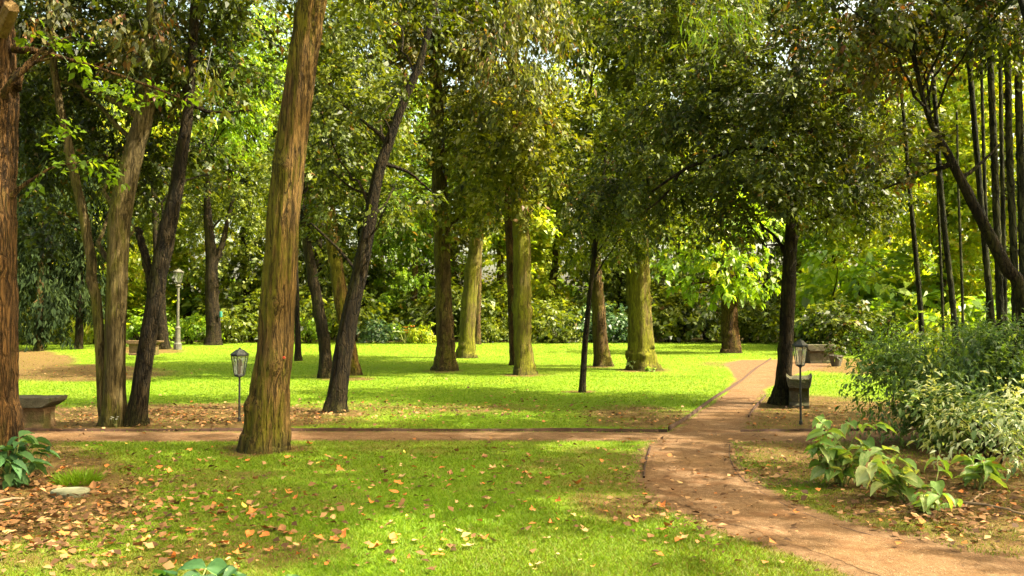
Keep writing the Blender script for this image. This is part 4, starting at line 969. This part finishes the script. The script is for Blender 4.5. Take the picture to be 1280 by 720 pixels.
flowers('tiny white flowers at the foot of the pale twin trunk', G(146, 535), 6, 0.16, 0.12, [M_PETALW], 0.018, 2)

# ------------------------------------------------------------------ lamps
def lantern(t, z0, h, rt, rb, metal, gl, n=6, roofh=0.22):
    """tapered many-sided lantern, wider at the top; z0 bottom, h overall"""
    zb, zt = z0, z0 + h * 0.72
    fr = MB(); ring = lambda r, z: [(r * math.cos(2 * PI * (i + .5) / n), r * math.sin(2 * PI * (i + .5) / n), z) for i in range(n)]
    lo, hi = ring(rb, zb), ring(rt, zt)
    for i in range(n):
        fr.bar(lo[i], hi[i], rt * 0.055, None, 5)
        fr.bar(lo[i], lo[(i + 1) % n], rt * 0.06, None, 5); fr.bar(hi[i], hi[(i + 1) % n], rt * 0.075, None, 5)
    fr.lathe([(rb * 0.95, zb - h * 0.05), (rb * 0.9, zb - 0.003)], n, ph=PI / n)
    L = fr.build('lantern', metal, t)
    g = MB(); g.lathe([(rb * 0.93, zb + 0.006), (rt * 0.93, zt - 0.006)], n, ph=PI / n); g.build('glass', gl, L)
    b = MB(); b.lathe([(rt * 0.14, zb + h * .02), (rt * 0.16, zb + h * .3), (rt * 0.28, zb + h * .36), (rt * 0.3, zb + h * .52), (rt * 0.12, zb + h * .58)], 10); b.build('bulb', M_PALEMETAL, L, smooth=True)
    rf = MB(); rf.lathe([(rt * 1.12, zt + h * .02), (rt * 1.1, zt + h * .06), (rt * 0.5, zt + h * .2), (rt * 0.42, zt + h * .22)], n, ph=PI / n); rf.build('roof', metal, L)
    f = MB(); f.lathe([(rt * .3, zt + h * .222), (rt * .12, zt + h * .25), (rt * .16, zt + h * .27), (rt * .02, zt + h * .3)], 8); f.build('finial', metal, L)
def garden_lamp(label, foot, H, h, rt, rb):
    t = thing('garden_lamp', foot, label, 'lamp', 'short garden lamps')
    p = MB(); p.lathe([(0.028, -0.05), (0.026, 0.05), (0.016, 0.07), (0.015, H - h - 0.04), (rb * 0.6, H - h - h * 0.055)], 10); p.build('post', M_IRON, t, smooth=False)
    lantern(t, H - h, h, rt, rb, M_IRON, M_GLASS)
garden_lamp('short black garden lamp left of the thick mossy leaning tree', G(299, 527), 1.09, 0.40, 0.125, 0.075)
garden_lamp('short black garden lamp at the right beside the dark trunk', G(1001, 531), 1.23, 0.37, 0.105, 0.06)
t = thing('street_lamp', G(222, 437), 'tall pale lamp post with a big lantern beyond the left lawn', 'lamp')
p = MB(); p.lathe([(0.18, 0), (0.18, 0.25), (0.12, 0.32), (0.11, 0.9), (0.13, 0.95), (0.065, 1.05), (0.055, 2.78), (0.13, 2.84), (0.05, 2.9), (0.05, 2.97)], 12); p.build('post', M_PALEMETAL, t)
lantern(t, 3.0, 0.6, 0.215, 0.12, M_PALEMETAL, M_GLASS, 6)

# ------------------------------------------------------------------ stone benches
def bench(label, foot, W, D, H, top, slab_mat, sup_mat, rot=0.0, horns=0.0):
    t = thing('stone_bench', foot, label, 'bench', 'old stone benches'); t.rotation_euler = (0, 0, rot)
    m = MB(); n = 14
    prof = []                                   # (x,z) outline along the width: flared underside, raised ends if horns
    for i in range(n + 1):
        x = -W / 2 + W * i / n; e = abs(2 * i / n - 1)
        prof.append((x, H + horns * max(0, (e - 0.55) / 0.45) ** 2))
    for x, z in ((W / 2 - 0.015, H - top * .45), (W / 2 - W * .07, H - top * .75), (W / 2 - W * .12, H - top)): prof.append((x, z))
    for x, z in ((-W / 2 + W * .12, H - top), (-W / 2 + W * .07, H - top * .75), (-W / 2 + 0.015, H - top * .45)): prof.append((x, z))
    m.extrude_profile([(x, z) for x, z in prof], -D / 2, D / 2)
    m.v = [(y, x, z) for x, y, z in m.v]; m.f = [f[::-1] for f in m.f]
    m.build('seat', slab_mat, t, bevel=0.008, rough=0.004)
    for sx in (-1, 1):
        s = MB(); w = 0.19 * W; c = sx * W * 0.1925
        z1 = H - top - 0.003
        s.extrude_profile([(-D * .40, -.05), (D * .40, -.05), (D * .40, .06), (D * .33, .10), (D * .33, z1 - .06), (D * .40, z1), (-D * .40, z1), (-D * .33, z1 - .06), (-D * .33, .10), (-D * .40, .06)], c - w, c + w)
        s.build('support', sup_mat, t, bevel=0.008, rough=0.003)
bench('stone bench beside the reddish tree at the left edge, behind the cross path', P(22, 537, 12.35) * np.array([1, 1, 0]), 1.16, 0.45, 0.45, 0.14, M_STONE, M_STONE_WARM)
bench('far stone bench between the pale twin trunk and the tall lamp', G(180, 444), 1.35, 0.5, 0.56, 0.13, M_STONE_WARM, M_STONE_WARM)
bench('dark stone bench with upturned ends, half hidden by the dark trunk and right lamp', G(999, 508), 0.42, 1.0, 0.5, 0.15, M_STONE, M_STONE, -0.31, 0.06)
bench('far stone bench in shade with a dark planter at its right end', G(1025, 454), 1.05, 0.6, 0.6, 0.2, M_STONE, M_STONE)
t = thing('planter', G(1045, 458), 'dark potted plant at the right end of the far shaded bench', 'planter')
p = MB(); p.lathe([(0.13, 0), (0.2, 0.28), (0.23, 0.3), (0.22, 0.34), (0.17, 0.33)], 14); p.build('pot', M_CLAY, t, smooth=False)
V, Q, T = crown_data([(np.array([0, 0, 0.58]), (0.27, 0.27, 0.28), 1.0)], L=0.1, W=0.05, lad=7, per=12, spray=0.15, gap=-0.3, seed=3, tmean=0.3)
mesh_obj('foliage', np_mesh('foliage', V, Q, M_HOLM, T), t)

# ------------------------------------------------------------------ fallen leaves
LEAF_COL = {'orange': ((0.38, 0.10, 0.02), (0.50, 0.17, 0.035)), 'tan': ((0.28, 0.17, 0.065), (0.44, 0.29, 0.12)), 'brown': ((0.17, 0.075, 0.025), (0.28, 0.14, 0.05)), 'yellow': ((0.55, 0.36, 0.05), (0.66, 0.48, 0.10))}
LM = {k: plain_mat(k + ' fallen leaf', a, b, 12, 0.7, 0.3, 0, 0.4, 0.005) for k, (a, b) in LEAF_COL.items()}
def fallen_mesh(seed, mat):
    r = np.random.default_rng(seed); lob = [0, 0.9, 0.68, 1.0, 0.7, 1.1, 0.72, 1.0, 0.68, 0.9] if seed % 10 < 2 else [0, 0.55, 0.62, 0.7, 0.9, 1.3, 0.88, 0.72, 0.6, 0.5]
    n = len(lob); v = [(0, 0, 0.02)]
    for i, q in enumerate(lob):
        a = -PI / 2 + 2 * PI * i / n; q = max(q, 0.25) * r.uniform(0.8, 1.1) * 0.5
        x, y = q * math.cos(a) * 0.9, q * math.sin(a)
        for f in (0.5, 1.0):
            v.append((x * f, y * f, 0.0))
    v = np.array(v)
    ph = r.uniform(0, 6, 3); c1, c2 = r.uniform(0.2, 1.1), r.uniform(0.1, 0.7); an = r.uniform(0, PI)
    d = v[:, 0] * math.cos(an) + v[:, 1] * math.sin(an); e = -v[:, 0] * math.sin(an) + v[:, 1] * math.cos(an)
    v[:, 2] = c1 * d * d * 1.6 + c2 * np.abs(e) * 0.5 + 0.05 * np.sin(9 * d + ph[0]) + 0.03
    v[:, 2] -= v[:, 2].min() - 0.02
    f = []
    for i in range(n):
        j = (i + 1) % n; a, b = 1 + 2 * i, 2 + 2 * i; c, dd = 1 + 2 * j, 2 + 2 * j
        f.append((0, a, c)); f.append((a, b, c)); f.append((b, dd, c))
    return np_mesh('fallen_leaf', v, f, mat, smooth=False)
FM = {k: [fallen_mesh(600 + 10 * i + j, LM[k]) for j in range(4)] for i, k in enumerate(LEAF_COL)}
r = np.random.default_rng(77)
def pick_leaf():
    while True:
        u = r.uniform(-10, 1000); v = 556 + 164 * r.random() ** 0.9
        d = 0.8 if u < 220 else (0.8 if u < 420 else (0.62 if u < 740 else 0.10))
        if v < 600: d *= 0.75
        if u < 150 and v > 670: d *= 0.6
        if r.random() > d: continue
        p = G(u, v)
        if pathdist(np.array([p[0]]), np.array([p[1]]))[0] < 0.05 and r.random() > 0.08: continue
        return p, u, v
for k in range(300):
    p, u, v = pick_leaf()
    col = r.choice(['orange', 'tan', 'brown', 'yellow'], p=[0.42, 0.28, 0.22, 0.08])
    where = 'on the left part of the front lawn' if u < 330 else ('on the front lawn right of the thick mossy tree' if u < 800 else 'at the right end of the front lawn by the path')
    o = bpy.data.objects.new('fallen_leaf', FM[col][r.integers(4)]); C.objects.link(o)
    s = 0.04 + 0.08 * r.random() ** 1.5 * (1.1 if r.random() > 0.8 else 1); o.scale = (s, s * r.uniform(.7, 1), s)
    o.location = (p[0], p[1], 0.022); o.rotation_euler = (r.normal() * 0.25, r.normal() * 0.25, r.uniform(0, 2 * PI))
    tag(o, f'{col} fallen leaf lying {where}', 'leaf', f'{col} fallen leaves {where}')
# countless litter
def litter(n, cu, cv, ru, rv, seed):
    q = np.random.default_rng(seed); pts = []
    u = cu + ru * q.normal(size=n) * 0.55; v = np.clip(cv + rv * q.normal(size=n) * 0.55, 432, 760)
    k = (CY - v) / F; s = -EYE / (st + k * ct)
    x = (u - CX) / F * s; y = (ct - k * st) * s
    keep = (pathdist(x, y) > 0.0) | (q.random(n) > 0.78)
    return x[keep], y[keep]
X, Yv = [], []
for k, a in enumerate(((1500, 215, 522, 230, 16), (700, 480, 514, 230, 14), (1700, 40, 630, 190, 70), (700, 250, 640, 420, 70), (600, 1200, 605, 150, 55), (350, 1180, 650, 140, 30), (350, 1020, 520, 110, 20), (160, 1085, 460, 80, 9), (250, 90, 466, 110, 10), (250, 620, 580, 300, 50), (200, 800, 522, 90, 18), (120, 640, 500, 300, 30), (120, 990, 600, 90, 60), (900, 890, 600, 110, 80))):
    x, y = litter(*a, 700 + k); X.append(x); Yv.append(y)
X = np.concatenate(X); Yv = np.concatenate(Yv); n = len(X)
S = r.uniform(0.03, 0.085, n); az = r.uniform(0, 2 * PI, n)
Vl, Ql = leaves(np.c_[X, Yv, np.full(n, 0.018) + r.random(n) * 0.02], np.c_[np.cos(az), np.sin(az), r.normal(size=n) * .25], np.c_[r.normal(size=(n, 2)) * .35, np.ones(n)], S, S * r.uniform(.5, .9, n), 0.18, -0.1)
Vl[:, 2] = np.maximum(Vl[:, 2], 0.016)
M_LITTER = leaf_mat('leaf litter', [(0.0, (0.05, 0.026, 0.012)), (0.35, (0.12, 0.06, 0.025)), (0.65, (0.21, 0.11, 0.045)), (0.85, (0.34, 0.20, 0.09)), (0.96, (0.38, 0.13, 0.03))], 0.2, 0.75, 0.2, (1, 0.9, 0.7))
tag(mesh_obj('leaf_litter', np_mesh('leaf_litter', Vl, Ql, M_LITTER, r.random(n))), 'small dry brown leaves and bits strewn over soil and grass', 'leaf litter', kind='stuff')

# ------------------------------------------------------------------ light, camera, render settings
SUN_EL, SUN_AZ = math.radians(50), math.radians(102)      # azimuth from +Y towards +X: ahead and to the right
w = bpy.data.worlds.new('World'); SC.world = w; w.use_nodes = True
nt = w.node_tree; nt.nodes.clear()
sky = N(nt, 'ShaderNodeTexSky', sky_type='NISHITA'); sky.sun_disc = False; sky.sun_elevation = SUN_EL; sky.sun_rotation = SUN_AZ
sky.air_density = 0.8; sky.dust_density = 6.0; sky.ozone_density = 0.3
bg = N(nt, 'ShaderNodeBackground'); bg.inputs[1].default_value = 0.15
nt.links.new(mixc(nt, 1.0, sky.outputs[0], (1.0, 0.93, 0.62), 'MULTIPLY'), bg.inputs[0])
wo = N(nt, 'ShaderNodeOutputWorld'); nt.links.new(bg.outputs[0], wo.inputs[0])
sd = bpy.data.lights.new('sun', 'SUN'); sd.energy = 3.6; sd.angle = math.radians(0.6); sd.color = (1.0, 0.92, 0.72)
so = bpy.data.objects.new('sun', sd); C.objects.link(so)
d = Vector((math.sin(SUN_AZ) * math.cos(SUN_EL), math.cos(SUN_AZ) * math.cos(SUN_EL), math.sin(SUN_EL)))
so.rotation_euler = d.to_track_quat('Z', 'Y').to_euler(); so.location = (0, 0, 30)

cam = bpy.data.cameras.new('camera'); co = bpy.data.objects.new('camera', cam); C.objects.link(co)
cam.sensor_width = 36; cam.lens = 36 * F / 1280; cam.clip_end = 2000; cam.clip_start = 0.05
co.location = (0, 0, EYE); co.rotation_euler = (PI / 2 + PITCH, 0, 0)
SC.camera = co
SC.view_settings.view_transform = 'Standard'; SC.view_settings.look = 'None'; SC.view_settings.gamma = 1.0
SC.view_settings.exposure = 2.5
SC.render.engine = 'CYCLES'
SC.cycles.use_denoising = True
SC.cycles.max_bounces = 8; SC.cycles.diffuse_bounces = 4; SC.cycles.transmission_bounces = 6; SC.cycles.transparent_max_bounces = 8
SC.cycles.sample_clamp_indirect = 6
SC.cycles.use_adaptive_sampling = True; SC.cycles.adaptive_threshold = 0.02

print('LEAVES', NLEAF)
